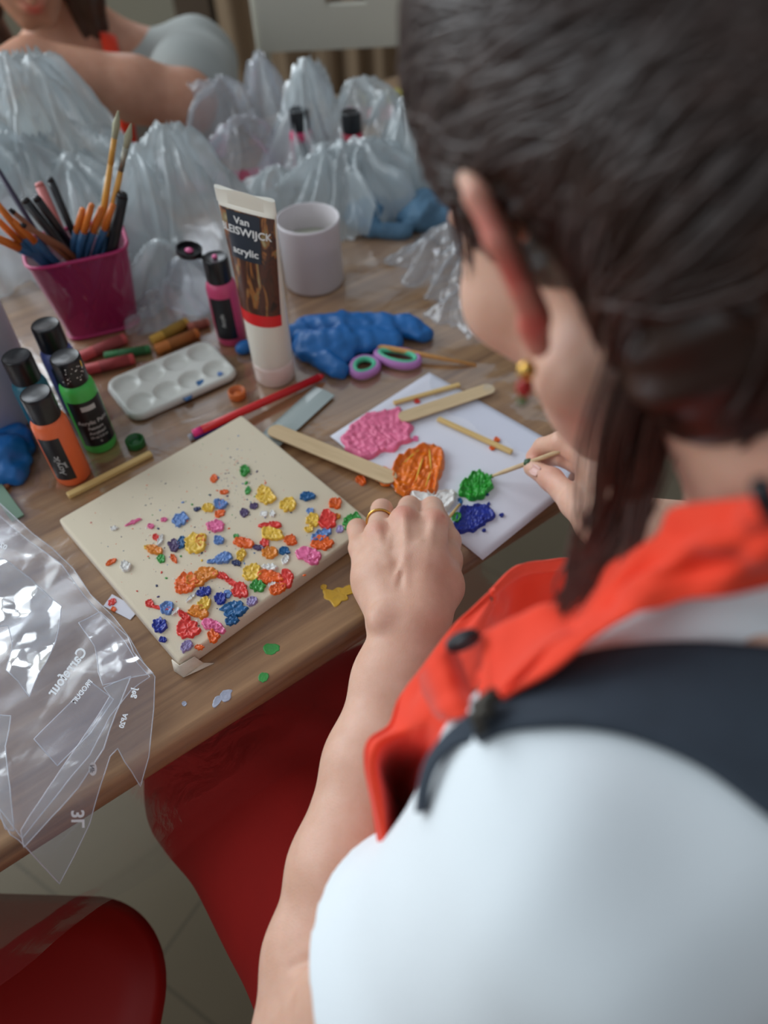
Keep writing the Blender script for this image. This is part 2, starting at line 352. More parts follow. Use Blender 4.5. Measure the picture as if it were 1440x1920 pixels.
def poly_dab(name, pts_px, z, h, m, parent, seed=0, jag=.12, grain=0.0, dirv=None, rings=7, edge=.6, world=True, hs=1.0, px_scale=None, kfreq=1500, ridge=1.0, n=44, fine=0):
    """a dab of thick paint from its outline on the horizontal plane z: irregular rim, ridged top"""
    pts = np.array([T(px, py, z)[:2] for px, py in pts_px]); c = pts.mean(0)
    rs = np.random.RandomState(seed)
    a = np.linspace(0, 2 * PI, n, endpoint=False)
    pa = np.arctan2(pts[:, 1] - c[1], pts[:, 0] - c[0]); pr = np.hypot(pts[:, 0] - c[0], pts[:, 1] - c[1]); o = np.argsort(pa); pa = pa[o]; pr = pr[o]
    R = np.interp(a, np.concatenate([pa - 2 * PI, pa, pa + 2 * PI]), np.tile(pr, 3))
    R = R * (1 + jag * vnoise(np.stack([np.cos(a) * 3, np.sin(a) * 3, a * 0 + seed], -1), seed) + jag * .35 * vnoise(np.stack([np.cos(a) * 7, np.sin(a) * 7, a * 0 + seed], -1), seed + 5))
    V = []; rr = [1.0, .985, .93, .85, .72, .56, .38, .2] if not fine else [1, .99, .965] + list(np.linspace(.93, .04, fine))
    dv = rs.uniform(0, PI) if dirv is None else dirv; dx, dy = math.cos(dv), math.sin(dv)
    for i, q in enumerate(rr):
        for k in range(n):
            x, y = c + R[k] * q * np.array([math.cos(a[k]), math.sin(a[k])]); V.append((x, y, 0))
    V.append((c[0], c[1], 0)); V = np.array(V)
    al = V[:, 0] * dx + V[:, 1] * dy; ac = -V[:, 0] * dy + V[:, 1] * dx
    q = np.concatenate([np.repeat(rr, n), [0]])
    nz = 1 - np.abs(vnoise(np.stack([al * kfreq * .25, ac * kfreq, V[:, 0] * 0 + seed], -1), seed + 3))
    n2 = vnoise(np.stack([V[:, 0] * kfreq * .6, V[:, 1] * kfreq * .6, V[:, 0] * 0], -1), seed + 7)
    prof = np.clip((1 - q) * 14, 0, 1) ** .6; rim = 1 + edge * np.exp(-((q - .88) / .08) ** 2)
    V[:, 2] = z + h * prof * (.35 + ridge * nz * .6 + .25 * n2) * rim + .0001
    Fc = [(i * n + k, i * n + (k + 1) % n, (i + 1) * n + (k + 1) % n, (i + 1) * n + k) for i in range(len(rr) - 1) for k in range(n)]
    b = (len(rr) - 1) * n; Fc += [(b + k, b + (k + 1) % n, len(V) - 1) for k in range(n)]
    Fc = [tuple(f) for f in Fc]
    lo = len(V); V = np.vstack([V, V[:n] * [1, 1, 0] + [0, 0, z - .0003]]); Fc += [(lo + (k + 1) % n, (k + 1) % n, k, lo + k) for k in range(n)]
    return mesh(name, V, Fc, m, parent, True, world)
def ell_px(cx, cy, rx, ry, rot=0, n=14):
    c, s = math.cos(math.radians(rot)), math.sin(math.radians(rot))
    return [(cx + rx * math.cos(t) * c - ry * math.sin(t) * s, cy + rx * math.cos(t) * s + ry * math.sin(t) * c) for t in np.linspace(0, 2 * PI, n, endpoint=False)]
def paint(name, c, rough=.3): return mat(name, c, rough, .12, 120, .35, 500, coat=.15)
PAINT = dict(O=paint('orange_paint', (235, 98, 14)), A=paint('amber_paint', (224, 132, 28)), Y=paint('yellow_paint', (236, 190, 62)), R=paint('red_paint', (222, 50, 40)),
             B=paint('ultramarine_paint', (22, 44, 150)), L=paint('light_blue_paint', (98, 136, 196)), T=paint('teal_blue_paint', (14, 92, 148)), P=paint('pink_paint', (238, 110, 160)),
             V=paint('violet_paint', (76, 54, 100)), W=paint('white_paint', (232, 230, 225)), G=paint('green_paint', (46, 148, 52)), N=paint('navy_paint', (26, 40, 88)), U=paint('lilac_paint', (158, 142, 190)), S=paint('grey_blue_paint', (166, 170, 186)))

# ------------------------------------------------------------ stretched canvas and its paint
m_canvas = mat('primed_canvas', (216, 203, 178), .75, .02, 8, .25, 1400)
m_canvas_side = mat('primed_canvas_side', (220, 208, 190), .8, .03, 30, .3, 900)
CA = math.radians(40.22); CTOP = TZ + .0158
c0 = T(335, 1241, CTOP)
canvas = thing('stretched_canvas', 'square white stretched canvas lying on the table, covered in thick multicoloured paint dabs', 'canvas', (c0[0], c0[1], TZ), (0, 0, CA))
mb = MB(); mb.box(0, .2, 0, .2, .0002, .0158, bev=.0028)
cv = mb.build('canvas_cloth', [m_canvas, m_canvas_side], canvas); auto(cv, 60)
for p in cv.data.polygons: p.material_index = 0 if p.normal.z > .5 else 1
mb = MB()
mb.add([(-.001, -.0015, .0135), (.012, -.0018, .012), (.016, -.004, .0005), (-.002, -.0035, .0005), (-.004, .006, .0005), (-.0018, .008, .012), (.004, -.006, .002), (.022, -.010, .0007), (.014, -.002, .001)],
       [(0, 1, 2, 3), (0, 3, 4, 5), (3, 6, 2), (6, 7, 8, 2)])
fo = mb.build('corner_fold', m_canvas_side, canvas); so = fo.modifiers.new('t', 'SOLIDIFY'); so.thickness = .0008
DABS = """G 863 298 20 26 20|G 868 350 4 30 -5|G 877 384 11 20 15|O 723 330 16 20 30|L 741 325 9 13 0|O 767 392 22 9 -8|O 737 384 8 9 0|L 752 448 35 20 8|O 757 440 10 20 0|Y 697 463 26 18 10|O 750 487 26 15 -20|L 583 437 10 12 0
N 647 469 18 8 -15|L 572 515 38 28 -20|O 601 520 12 10 0|V 860 483 18 20 0|V 903 455 24 13 -10|Y 958 412 46 34 40|Y 938 385 20 22 0|Y 1060 450 38 30 -20|T 1143 412 40 18 -4|N 1070 483 7 9 0|O 1270 443 32 24 -8|L 1157 478 17 14 0
Y 1170 520 30 30 10|Y 1150 560 20 14 0|R 1237 515 42 44 40|A 1278 500 16 12 0|G 1347 522 44 30 -25|G 1335 550 24 16 0|U 1290 560 17 18 0|L 1203 588 56 22 -22|O 1210 620 48 32 5|P 1150 675 60 30 12|P 1170 695 34 24 0|W 1187 645 10 9 0
R 980 543 56 12 -4|Y 985 582 56 30 15|V 1010 575 12 5 -30|W 948 490 18 13 -5|W 986 489 12 15 0|O 1068 612 26 24 0|R 950 620 22 16 30|A 975 665 38 26 10|T 1040 658 26 17 0|W 1045 695 14 26 25|W 975 732 34 14 8|P 732 547 42 26 5
O 790 555 10 8 0|O 855 620 48 20 14|V 922 643 30 11 5|Y 848 672 22 20 -40|Y 840 690 14 14 0|G 822 592 12 12 0|L 745 610 24 18 10|L 768 690 40 24 -20|L 720 703 28 8 -8|Y 668 698 11 10 0|N 825 712 22 11 10
Y 642 620 52 42 -20|A 664 612 22 26 0|T 578 620 15 32 15|V 545 632 28 26 0|N 668 665 10 8 0|A 457 652 38 18 12|Y 425 640 16 9 0|G 485 690 18 22 20|O 542 690 10 26 -30|P 440 545 15 11 0|N 472 555 9 12 0|R 463 596 18 14 30
W 482 608 9 30 25|W 273 555 18 9 -10|P 360 528 52 4 -22|P 498 517 16 8 -10|O 260 707 26 9 -32|W 327 727 25 22 0|O 600 800 54 44 -10|O 580 830 30 20 0|A 690 760 66 26 -6|A 640 790 50 28 0|R 760 770 40 12 15|R 800 795 40 10 35
R 842 835 38 32 15|Y 895 755 46 34 -20|O 975 775 60 28 6|R 1050 780 34 44 10|O 1010 828 44 20 -25|G 920 815 34 28 20|W 918 830 7 14 0|W 983 808 19 9 -20|B 680 842 34 20 -15|B 752 872 26 28 40|L 785 850 18 18 0|W 619 868 32 6 -45|W 778 845 10 9 0
Y 682 893 32 26 -40|A 655 932 44 28 12|T 812 918 58 32 0|T 806 970 33 18 -18|U 893 885 26 17 -25|W 820 945 22 5 -15|R 433 893 19 18 0|L 513 915 34 28 -30|R 500 915 62 6 8|R 590 950 36 14 40|W 550 930 28 7 -42|R 605 1012 54 44 5
P 712 990 52 22 12|P 742 1010 34 16 10|O 718 1042 29 25 20|B 480 993 34 32 35|B 495 1055 19 11 0|U 602 1085 34 20 -50|O 658 1090 21 11 0|R 487 752 7 12 20|G 508 778 14 6 0|N 465 812 18 3 -25|O 1130 765 9 14 0"""
k = 0
dabs = [d.split() for ln in DABS.split('\n') for d in ln.split('|')]
dabs.sort(key=lambda d: -float(d[3]) * float(d[4]))
big, small = dabs[:100], dabs[100:]
for d in big:
    col = d[0]; cx, cy, rx, ry, ro = map(float, d[1:]); cx = 100 + cx / 2.4; cy = 760 + cy / 2.4; rx /= 2.4; ry /= 2.4; k += 1
    if d[1:3] == ['1130', '765']: continue
    poly_dab('paint_dab', ell_px(cx, cy, rx, ry, ro), CTOP, .0022 if rx * ry > 70 else .0013, PAINT[col], canvas, seed=k, jag=.22)
# the fine spatter
rs = np.random.RandomState(5); mb = MB(); mats = list(PAINT.values()); keys = list(PAINT)
ci = {c: i for i, c in enumerate(keys)}
def spat(cx, cy, rpx, colr, st=1.0):
    p = T(cx, cy, CTOP); r = rpx * .0003; n = 7; a0 = rs.uniform(0, 6.28); V = []
    for q, zz in ((1, 0), (.6, r * .5)):
        for i in range(n):
            a = a0 + 2 * PI * i / n; e = r * q * (1 + .3 * math.sin(a * 2 + a0)); V.append((p[0] + e * math.cos(a), p[1] + e * math.sin(a) * st, CTOP + .0001 + zz))
    mb.add(V, [(i, (i + 1) % n, n + (i + 1) % n, n + i) for i in range(n)] + [tuple(range(n, 2 * n))], ci[colr])
for d in small:
    cx, cy, rx, ry, ro = map(float, d[1:]); spat(100 + cx / 2.4, 760 + cy / 2.4, (rx + ry) / 5, d[0])
for i in range(430):
    c = (660 + rs.normal() * 260, 560 + rs.normal() * 190)
    if rs.rand() < .3: c = (820 + rs.normal() * 60, 330 + rs.normal() * 80)
    cx, cy = 100 + c[0] / 2.4, 760 + c[1] / 2.4
    q = (T(cx, cy, CTOP) - np.array([c0[0], c0[1], CTOP])); u = q[0] * math.cos(CA) + q[1] * math.sin(CA); v = -q[0] * math.sin(CA) + q[1] * math.cos(CA)
    if .006 < u < .194 and .006 < v < .194: spat(cx, cy, rs.choice([1., 1.4, 1.9, 2.6, 3.6], p=[.35, .3, .2, .1, .05]), rs.choice(list('OORVNWLGTNV')), rs.uniform(.5, 1.4))
sp = mb.build('paint_spatter', mats, canvas, world=True); tag(sp, kind='stuff')

# paint scrapes on the table
m_dryY = mat('thin_yellow', (222, 172, 50), .35, .2, 60, .3, 300)
for pts, mm, h in (([(606, 1103), (622, 1108), (632, 1100), (642, 1104), (655, 1097), (666, 1102), (664, 1112), (650, 1116), (654, 1126), (640, 1128), (628, 1138), (618, 1126), (607, 1120)], m_dryY, .0006), ([(602, 1098), (610, 1096), (612, 1104), (604, 1105)], m_dryY, .0005),
                   ([(492, 1214), (512, 1208), (526, 1212), (520, 1222), (500, 1226)], PAINT['G'], .0003), ([(486, 1265), (500, 1262), (502, 1274), (488, 1278)], PAINT['G'], .0002),
                   ([(668, 896), (678, 894), (686, 902), (680, 912), (672, 906)], PAINT['O'], .002), ([(398, 1322), (412, 1304), (438, 1293), (434, 1300), (416, 1312), (404, 1328)], PAINT['S'], .0003),
                   ([(342, 1316), (350, 1318), (348, 1324), (342, 1322)], PAINT['S'], .0003)):
    k += 1; poly_dab('paint_scrape', pts, TZ, h, mm, table, seed=k, jag=.1)

# ------------------------------------------------------------ loose sheet with five piles of paint
PZ = TZ + .0012
m_paper = mat('white_paper', (222, 222, 232), .7, .01, 4)
pp = [T(905, 1050, PZ), T(1119, 876, PZ), T(805, 698, PZ), T(619, 818, PZ)]
pc = sum(pp) / 4
sheet = thing('paper_sheet', 'white paper sheet used as a palette, with pink, orange, green, blue and white paint', 'paper', (pc[0], pc[1], PZ))
V = []; n = 24
for j in range(n + 1):
    for i in range(n + 1):
        u, v = i / n, j / n; p = pp[0] * (1 - u) * (1 - v) + pp[1] * u * (1 - v) + pp[2] * u * v + pp[3] * (1 - u) * v
        V.append((p[0], p[1], PZ + .0007 * max(0, math.sin(u * 3 + 1) * math.sin(v * 2.4 + .4)) * (1 if (.05 < u < .95) else .6)))
Fc = [(j * (n + 1) + i, j * (n + 1) + i + 1, (j + 1) * (n + 1) + i + 1, (j + 1) * (n + 1) + i) for j in range(n) for i in range(n)]
sh = mesh('sheet', V, Fc, m_paper, sheet, True, True); so = sh.modifiers.new('t', 'SOLIDIFY'); so.thickness = .0002
def q5(*L): return [(600 + x / 2.88, 660 + y / 2.88) for x, y in L]
m_pinkp = mat('pink_pile', (240, 112, 150), .4, .15, 90, .5, 300, stretch=None); m_org = mat('orange_pile', (238, 112, 8), .3, .16, 60, .5, 260)
m_yel = PAINT['Y']; PP = PZ + .0006
poly_dab('paint_pile', q5((112, 490), (150, 420), (210, 370), (280, 330), (370, 325), (430, 310), (440, 370), (490, 400), (495, 480), (440, 500), (410, 550), (330, 545), (270, 580), (220, 575), (180, 540), (130, 525)), PP, .0034, m_pinkp, sheet, 301, .09, kfreq=520, dirv=2.2, n=120, fine=26)
poly_dab('paint_pile', q5((385, 650), (400, 600), (450, 560), (520, 520), (590, 497), (650, 520), (672, 580), (665, 650), (640, 700), (625, 770), (560, 775), (495, 760), (460, 785), (420, 760), (395, 710)), PP, .0046, m_org, sheet, 302, .04, kfreq=380, dirv=1.15, edge=.9, n=120, fine=26)
poly_dab('paint_pile', q5((300, 680), (320, 640), (350, 625), (385, 660), (395, 710), (350, 722), (320, 705)), PP, .0032, m_org, sheet, 303, .15, kfreq=350)
poly_dab('paint_pile', q5((748, 775), (760, 725), (790, 690), (830, 650), (880, 660), (925, 690), (930, 730), (895, 770), (880, 800), (830, 810), (790, 795)), PP, .0042, mat('green_pile', (30, 158, 38), .3, .2, 80, .5, 300), sheet, 304, .12, kfreq=700, n=100, fine=22)
poly_dab('paint_pile', q5((720, 950), (722, 905), (745, 870), (760, 830), (820, 835), (880, 820), (925, 860), (935, 890), (900, 925), (870, 950), (820, 975), (770, 980), (735, 970)), PP, .0026, mat('blue_pile', (24, 44, 150), .35, .2, 120, .5, 300), sheet, 305, .13, kfreq=900, dirv=1.3, n=110, fine=24)
poly_dab('paint_pile', q5((490, 765), (540, 762), (600, 780), (660, 765), (720, 755), (745, 790), (720, 840), (690, 870), (640, 840), (560, 830), (500, 800)), PP, .004, PAINT['W'], sheet, 306, .1, kfreq=500, n=80, fine=18)
mbx = MB()
for (x0, y0, x1, y1) in ((590, 520, 600, 640), (560, 560, 515, 700), (545, 520, 440, 610), (600, 640, 570, 730)):
    a = T(600 + x0 / 2.88, 660 + y0 / 2.88, PP + .0035); b = T(600 + x1 / 2.88, 660 + y1 / 2.88, PP + .0035); pts = [a + (b - a) * s + np.array([0, 0, .0006 * math.sin(s * PI)]) for s in np.linspace(0, 1, 8)]
    mbx.tube(pts, [.0002, .0006, .0008, .0009, .0008, .0007, .0005, .0002], 6)
tag(mbx.build('paint_streak', m_yel, sheet, world=True), 'yellow streaks of paint across the orange pile')
for cx, cy, r, c in ((980, 882, 12, 'B'), (905, 772, 7, 'B'), (885, 965, 10, 'B'), (910, 822, 9, 'B'), (930, 520, 14, 'O'), (955, 475, 16, 'O'), (525, 268, 14, 'R'), (515, 470, 16, 'P'), (755, 800, 12, 'T')):
    k += 1; poly_dab('paint_spot', ell_px(600 + cx / 2.88, 660 + cy / 2.88, r / 2.88, r / 3.6), PP, .0012, PAINT[c], sheet, k, .3)
poly_dab('paint_spot', q5((715, 905), (720, 880), (745, 870), (765, 892), (750, 912), (725, 918)), PP + .002, .002, PAINT['G'], sheet, 320, .2)

# ------------------------------------------------------------ wooden sticks
m_stick = wood_mat('birch', (196, 168, 128), (216, 190, 150), .6, sc=2)
m_match = wood_mat('pine', (206, 170, 104), (224, 192, 130), .55, sc=3)
def flat_stick(name, a, b, w, th, m, label, cat, group=None, rounded=True, za=None, zb=None):
    A = T(*a, za or TZ + .002); B = T(*b, zb or TZ + .002); L = np.linalg.norm(B - A); c = (A + B) / 2; d = (B - A) / L; az = math.atan2(d[1], d[0]); tilt = -math.asin(d[2])
    n = 12; P = []
    if rounded:
        for i in range(n + 1): an = -PI / 2 + PI * i / n; P.append((L / 2 - w / 2 + w / 2 * math.cos(an), w / 2 * math.sin(an)))
        for i in range(n + 1): an = PI / 2 + PI * i / n; P.append((-L / 2 + w / 2 + w / 2 * math.cos(an), w / 2 * math.sin(an)))
    else: P = [(L / 2, -w / 2), (L / 2, w / 2), (-L / 2, w / 2), (-L / 2, -w / 2)]
    m_ = len(P); V = [(x, y, -th / 2) for x, y in P] + [(x, y, th / 2) for x, y in P]
    Fc = [tuple(range(m_))[::-1], tuple(range(m_, 2 * m_))] + [(i, (i + 1) % m_, m_ + (i + 1) % m_, m_ + i) for i in range(m_)]
    o = mesh(name, V, Fc, m, None, False); o.location = c; o.rotation_euler = (0, tilt, az); bv = o.modifiers.new('b', 'BEVEL'); bv.width = min(th, w) * .2; bv.segments = 2; bv.limit_method = 'ANGLE'
    return tag(o, label, cat, group)
flat_stick('craft_stick', (505, 803), (742, 900), .0178, .0018, m_stick, 'pale wide craft stick between canvas and paper, one end in orange paint', 'stick', za=TZ + .010, zb=TZ + .0065)
flat_stick('craft_stick', (748, 785), (926, 726), .0165, .0018, m_stick, 'pale wide craft stick at the top of the paper with its end in pink paint', 'stick', za=TZ + .0065, zb=TZ + .0045)
flat_stick('matchstick', (738, 756), (862, 721), .0048, .003, m_match, 'thin yellowish wooden stick lying above the wide craft stick on the paper', 'stick', rounded=False, za=TZ + .004, zb=TZ + .004)
flat_stick('matchstick', (821, 785), (960, 848), .0055, .003, m_match, 'thin yellowish wooden stick in the middle of the paper with orange spots', 'stick', rounded=False, za=TZ + .004, zb=TZ + .004)
flat_stick('wooden_dowel', (127, 930), (284, 850), .0065, .005, m_match, 'square tan wooden rod lying between orange bottle and canvas', 'stick', rounded=False, za=TZ + .003, zb=TZ + .003)
flat_stick('wooden_offcut', (8, 915), (42, 868), .006, .004, mat('brown_stick', (150, 96, 62), .6), 'brown wooden stick poking from under the blue glove at left', 'stick', rounded=False, za=TZ + .003, zb=TZ + .003)
flat_stick('green_strip', (-14, 905), (34, 972), .012, .002, mat('pale_green', (120, 150, 128), .5), 'pale green strip lying at the left edge above the clear bag', 'strip', rounded=False, za=TZ + .006, zb=TZ + .003)

# ------------------------------------------------------------ paint bottles
m_black = mat('black_plastic', (24, 24, 28), .32, .1, 30)
m_label = mat('black_label', (22, 24, 30), .38, .1, 30)
m_ink = mat('label_ink', (190, 192, 190), .5)
def bottle(loc, c, label, group=None, yaw=0.0, H=.102, R=.0162, cap=True, text=None, fleck=None, capH=.026, capR=.0135, labspan=1.5, badge=False, z0=0.0, inkrot=False):
    t = thing('paint_bottle', label, 'bottle', loc, (0, 0, yaw), group)
    mc = mat('liquid_paint', c, .35, .04, 20, sub=.15, subr=(.6, .4, .3), subs=.004); hb = H - capH
    mb = MB(); mb.lathe([(R * .55, .0005), (R * .9, .0005), (R, .0035), (R, hb - .012), (R * .985, hb - .008), (R * .93, hb - .004), (R * .80, hb - .0012), (R * .7, hb), (R * .62, hb + .004)], 40); mb.build('bottle_body', mc, t)
    mb = MB(); mb.lathe([(capR * .97, hb - .0005), (capR, hb + .001), (capR, H - .003), (capR * .985, H - .0012), (capR * .93, H - .0002), (capR * .86, H - .0008), (capR * .2, H - .0008)], 40)
    cp = mb.build('cap', m_black, t); auto(cp, 35)
    if not cap: # open flip lid hinged at the cap's side
        a = PI * .95; M = Matrix.Translation((capR * math.cos(a) * 1.15, capR * math.sin(a) * 1.15, H - .002)) @ Matrix.Rotation(a, 4, 'Z') @ Matrix.Rotation(math.radians(-12), 4, 'Y') @ Matrix.Translation((capR, 0, 0))
        mb = MB(); mb.lathe([(capR * .95, .0), (capR, .001), (capR, .006), (capR * .9, .006), (capR * .88, .0022), (capR * .3, .002)], 32, M=M); li = mb.build('flip_lid', m_black, t); auto(li, 35)
        mb = MB(); mb.lathe([(capR * .3, .002), (capR * .34, .004), (capR * .1, .0055)], 12, M=M); mb.lathe([(.003, H - .001), (.0026, H + .0014), (.001, H + .002)], 12); mb.build('paint_residue', PAINT['P'], t)
        mb = MB(); mb.box(-.004, .004, -.003, .003, -.0008, .0008, M=Matrix.Translation((capR * math.cos(a) * 1.2, capR * math.sin(a) * 1.2, H - .002)) @ Matrix.Rotation(a, 4, 'Z')); mb.build('hinge', m_black, t)
    # wrap-around label patch facing -Y of the bottle
    n = 26; V = []; z0, z1 = hb * .14, hb * .80; Rl = R + .00025
    for i in range(n + 1):
        a = -PI / 2 - labspan / 2 + labspan * i / n
        for z in (z0, z1): V.append((Rl * math.cos(a), Rl * math.sin(a), z))
    lb = mesh('label', V, [(2 * i, 2 * i + 2, 2 * i + 3, 2 * i + 1) for i in range(n)], m_label, t)
    def wrap(Vt, cx, cz, rot=0):
        R2 = Rl + .0002; out = []
        for x, y, _ in Vt:
            if rot: x, y = -y, x
            a = -PI / 2 + (cx + x) / R2; out.append((R2 * math.cos(a), R2 * math.sin(a), cz + y))
        return out
    if text:
        mb = MB()
        for body, sz, cx, cz, rot in text:
            Vt, Ft = text_mesh(body, sz, bold=.0001); mb.add(wrap(Vt, cx, cz, rot), Ft)
        if badge:
            Vb = [(x, y, 0) for x in np.linspace(-.007, .007, 8) for y in (-.0028, .0028)]; mb.add(wrap(Vb, 0, z1 - .0075), [(2 * i, 2 * i + 2, 2 * i + 3, 2 * i + 1) for i in range(7)])
        mb.build('label_print', m_ink, lb)
    if fleck:
        rs = np.random.RandomState(3); mb = MB()
        for i in range(34):
            a = rs.uniform(-2.6, -.2); z = rs.uniform(hb + .002, H - .004) if i > 8 else H - rs.uniform(.006, .010); r = rs.uniform(.0002, .0008); aa = a + r * .4 / capR
            V = [((capR + .0002) * math.cos(a + u * r / capR), (capR + .0002) * math.sin(a + u * r / capR), z + w * r) for u, w in ((-1, -.6), (.2, -1), (1, .2), (.3, 1.2), (-.8, .7))]
            mb.add(V, [(0, 1, 2, 3, 4)], 0)
        a = -.75; mb.add([((capR + .0003) * math.cos(a + u * .08), (capR + .0003) * math.sin(a + u * .08), H - .006 + w * .003) for u, w in ((-1, -1), (.4, -1.6), (1, .2), (.2, 1.1), (-.7, .5))], [(0, 1, 2, 3, 4)], 1)
        mb.build('paint_fleck', [PAINT['W'], PAINT['Y']], t)
    return t
def yaw_to_cam(p, off=0.0): return math.atan2(-p[1], -p[0]) + PI / 2 + off
p = T(140, 892); bottle((p[0], p[1], TZ), (238, 112, 62), 'orange paint bottle with black cap, nearest of the cluster at left', yaw=yaw_to_cam(p, -.55), text=[('Acrylic', .0085, .0005, .030, 1), ('paint', .0035, .0058, .030, 1)], labspan=1.25, H=.103)
p = T(190, 832); bottle((p[0], p[1], TZ), (74, 190, 84), 'green paint bottle with paint-flecked black cap, right of the orange bottle', yaw=yaw_to_cam(p, .1), text=[('Acrylic Paint', .0062, 0, .041, 0), ('Peinture', .0045, 0, .034, 0), ('Acrylverf', .0045, 0, .028, 0), ('59 ml 2 fl oz', .0035, 0, .0225, 0), ('e', .004, 0, .0175, 0)], fleck=True, badge=True, labspan=2.3, H=.108)
p = T(104, 822); bottle((p[0], p[1], TZ), (32, 108, 130), 'teal paint bottle behind the orange one, left of the cluster', yaw=yaw_to_cam(p), H=.103)
p = T(150, 762); bottle((p[0], p[1], TZ), (84, 96, 158), 'violet-blue paint bottle furthest back in the cluster', yaw=yaw_to_cam(p), H=.103)
p = T(436, 636); bottle((p[0], p[1], TZ), (208, 74, 118), 'pink paint bottle with flip lid open beside the white tube', yaw=yaw_to_cam(p, -.35), cap=False, text=[('Acrylic', .006, 0, .036, 1)], labspan=1.5, H=.104, R=.0165)
mc = mat('crimson_liquid', (196, 40, 70), .35)
p = T(574, 338); bottle((p[0], p[1], TZ), (214, 60, 110), 'pink bottle with black cap inside the far clear bag, left of two', yaw=0, H=.10)
p = T(666, 343); bottle((p[0], p[1], TZ), (204, 40, 72), 'red bottle with black cap inside the far clear bag, right of two', yaw=0, H=.10)

# small screw caps off paint pots
def screw_cap(px, c, label):
    p = T(*px); t = thing('screw_cap', label, 'cap', (p[0], p[1], TZ)); m = mat('cap_plastic', c, .35, .1)
    mb = MB(); V = []
    mb.lathe([(.0088, .0003), (.0095, .001), (.0095, .008), (.0088, .0088), (.0078, .0088), (.0075, .004), (.002, .0035)], 28); mb.build('cap_shell', m, t)
    mb = MB(); mb.lathe([(.0052, .0036), (.0050, .0046), (.003, .0050)], 16); mb.build('inner_seal', m, t); return t
screw_cap((256, 835), (26, 96, 40), 'dark green bottle cap lying open beside the green bottle')
screw_cap((446, 744), (206, 106, 44), 'orange bottle cap lying between palette and red pencil')

# ------------------------------------------------------------ white tube of acrylic
p = T(517, 705); tube_o = thing('paint_tube', 'large white acrylic tube standing on its cap, dark label with red band', 'tube', (p[0], p[1], TZ), (0, 0, yaw_to_cam(p, -.72)))
def tube_sec(h, n=64):          # cross section: round at the shoulder, flat at the crimp
    z0, z1 = .026, .196; s = min(1, max(0, (h - z0) / (z1 - z0)))
    a = .0215 + (.0330 - .0215) * s; b = .0215 * (1 - s ** 1.35) + .0011 * s; return a, b
def tube_pt(u, h, off=0.0):     # u = x across the front half, -1..1
    a, b = tube_sec(h); th = -PI / 2 + u * PI / 2 * .98; return ((a + off) * math.cos(th), (b + off) * math.sin(th), h)
m_tube = mat('milky_tube', (226, 220, 206), .35, .02, 10, sub=.2, subr=(.9, .7, .5), subs=.01); n = 64
V = []; hs = [.0245, .026, .030, .05, .08, .11, .14, .165, .182, .190, .1905, .204]
for h in hs:
    a, b = tube_sec(h)
    if h == .0245: a, b = .018, .018
    if h >= .1905: a = .0337; b = .0014
    for i in range(n): th = 2 * PI * i / n; V.append((a * math.cos(th), b * math.sin(th), h + (.0016 * math.sin(3 * th) if h > .2 else 0)))
Fc = [(j * n + i, j * n + (i + 1) % n, (j + 1) * n + (i + 1) % n, (j + 1) * n + i) for j in range(len(hs) - 1) for i in range(n)] + [tuple(range(n))[::-1], tuple((len(hs) - 1) * n + i for i in range(n))]
auto(mesh('tube_body', V, Fc, m_tube, tube_o), 45)
mb = MB(); mb.lathe([(.0185, .0005), (.0205, .0005), (.0212, .002), (.0218, .022), (.0212, .0245), (.015, .0255)], 40); mb.build('screw_cap', mat('milky_cap', (226, 206, 196), .3, .02, sub=.2, subr=(.9, .7, .5), subs=.01), tube_o)
def tube_patch(name, u0, u1, h0, h1, m, parent, off=.0003, nu=24, nh=14, curve=0.0):
    V = []
    for j in range(nh + 1):
        for i in range(nu + 1):
            u = u0 + (u1 - u0) * i / nu; h = h0 + (h1 - h0) * j / nh; V.append(tube_pt(u, h - curve * (1 - u * u) * 0, off))
    return mesh(name, V, [(j * (nu + 1) + i, j * (nu + 1) + i + 1, (j + 1) * (nu + 1) + i + 1, (j + 1) * (nu + 1) + i) for j in range(nh) for i in range(nu)], m, parent)
# picture label: brown and ochre streaks of a paint-brush still life
m_pic, t_, b_, N_, L_ = nt('label_picture')
tc_ = N_('ShaderNodeTexCoord'); mp_ = N_('ShaderNodeMapping'); mp_.inputs['Scale'].default_value = (90, 40, 22); mp_.inputs['Rotation'].default_value = (0, .35, 0); L_(tc_.outputs['Object'], mp_.inputs[0])
nz_ = N_('ShaderNodeTexNoise'); nz_.inputs['Scale'].default_value = 1; nz_.inputs['Detail'].default_value = 3; nz_.inputs['Distortion'].default_value = 1.4; L_(mp_.outputs[0], nz_.inputs['Vector'])
cr_ = N_('ShaderNodeValToRGB'); e = cr_.color_ramp.elements; e[0].position = .3; e[0].color = (*S2L((30, 22, 24)), 1); e[1].position = .75; e[1].color = (*S2L((196, 180, 140)), 1)
for ps, c in ((.42, (84, 44, 30)), (.5, (60, 40, 32)), (.56, (150, 92, 48)), (.63, (132, 116, 74))): q = e.new(ps); q.color = (*S2L(c), 1)
L_(nz_.outputs['Fac'], cr_.inputs[0]); L_(cr_.outputs[0], b_.inputs['Base Color']); b_.inputs['Roughness'].default_value = .35
lab = tube_patch('picture_label', -.82, .82, .088, .187, m_pic, tube_o)
tube_patch('red_band', -.83, .83, .076, .0885, mat('red_print', (214, 30, 34), .4), tube_o, .0004)
pan = tube_patch('dark_panel', -.50, .32, .142, .186, mat('navy_print', (34, 42, 54), .4), tube_o, .0006)
mb = MB()
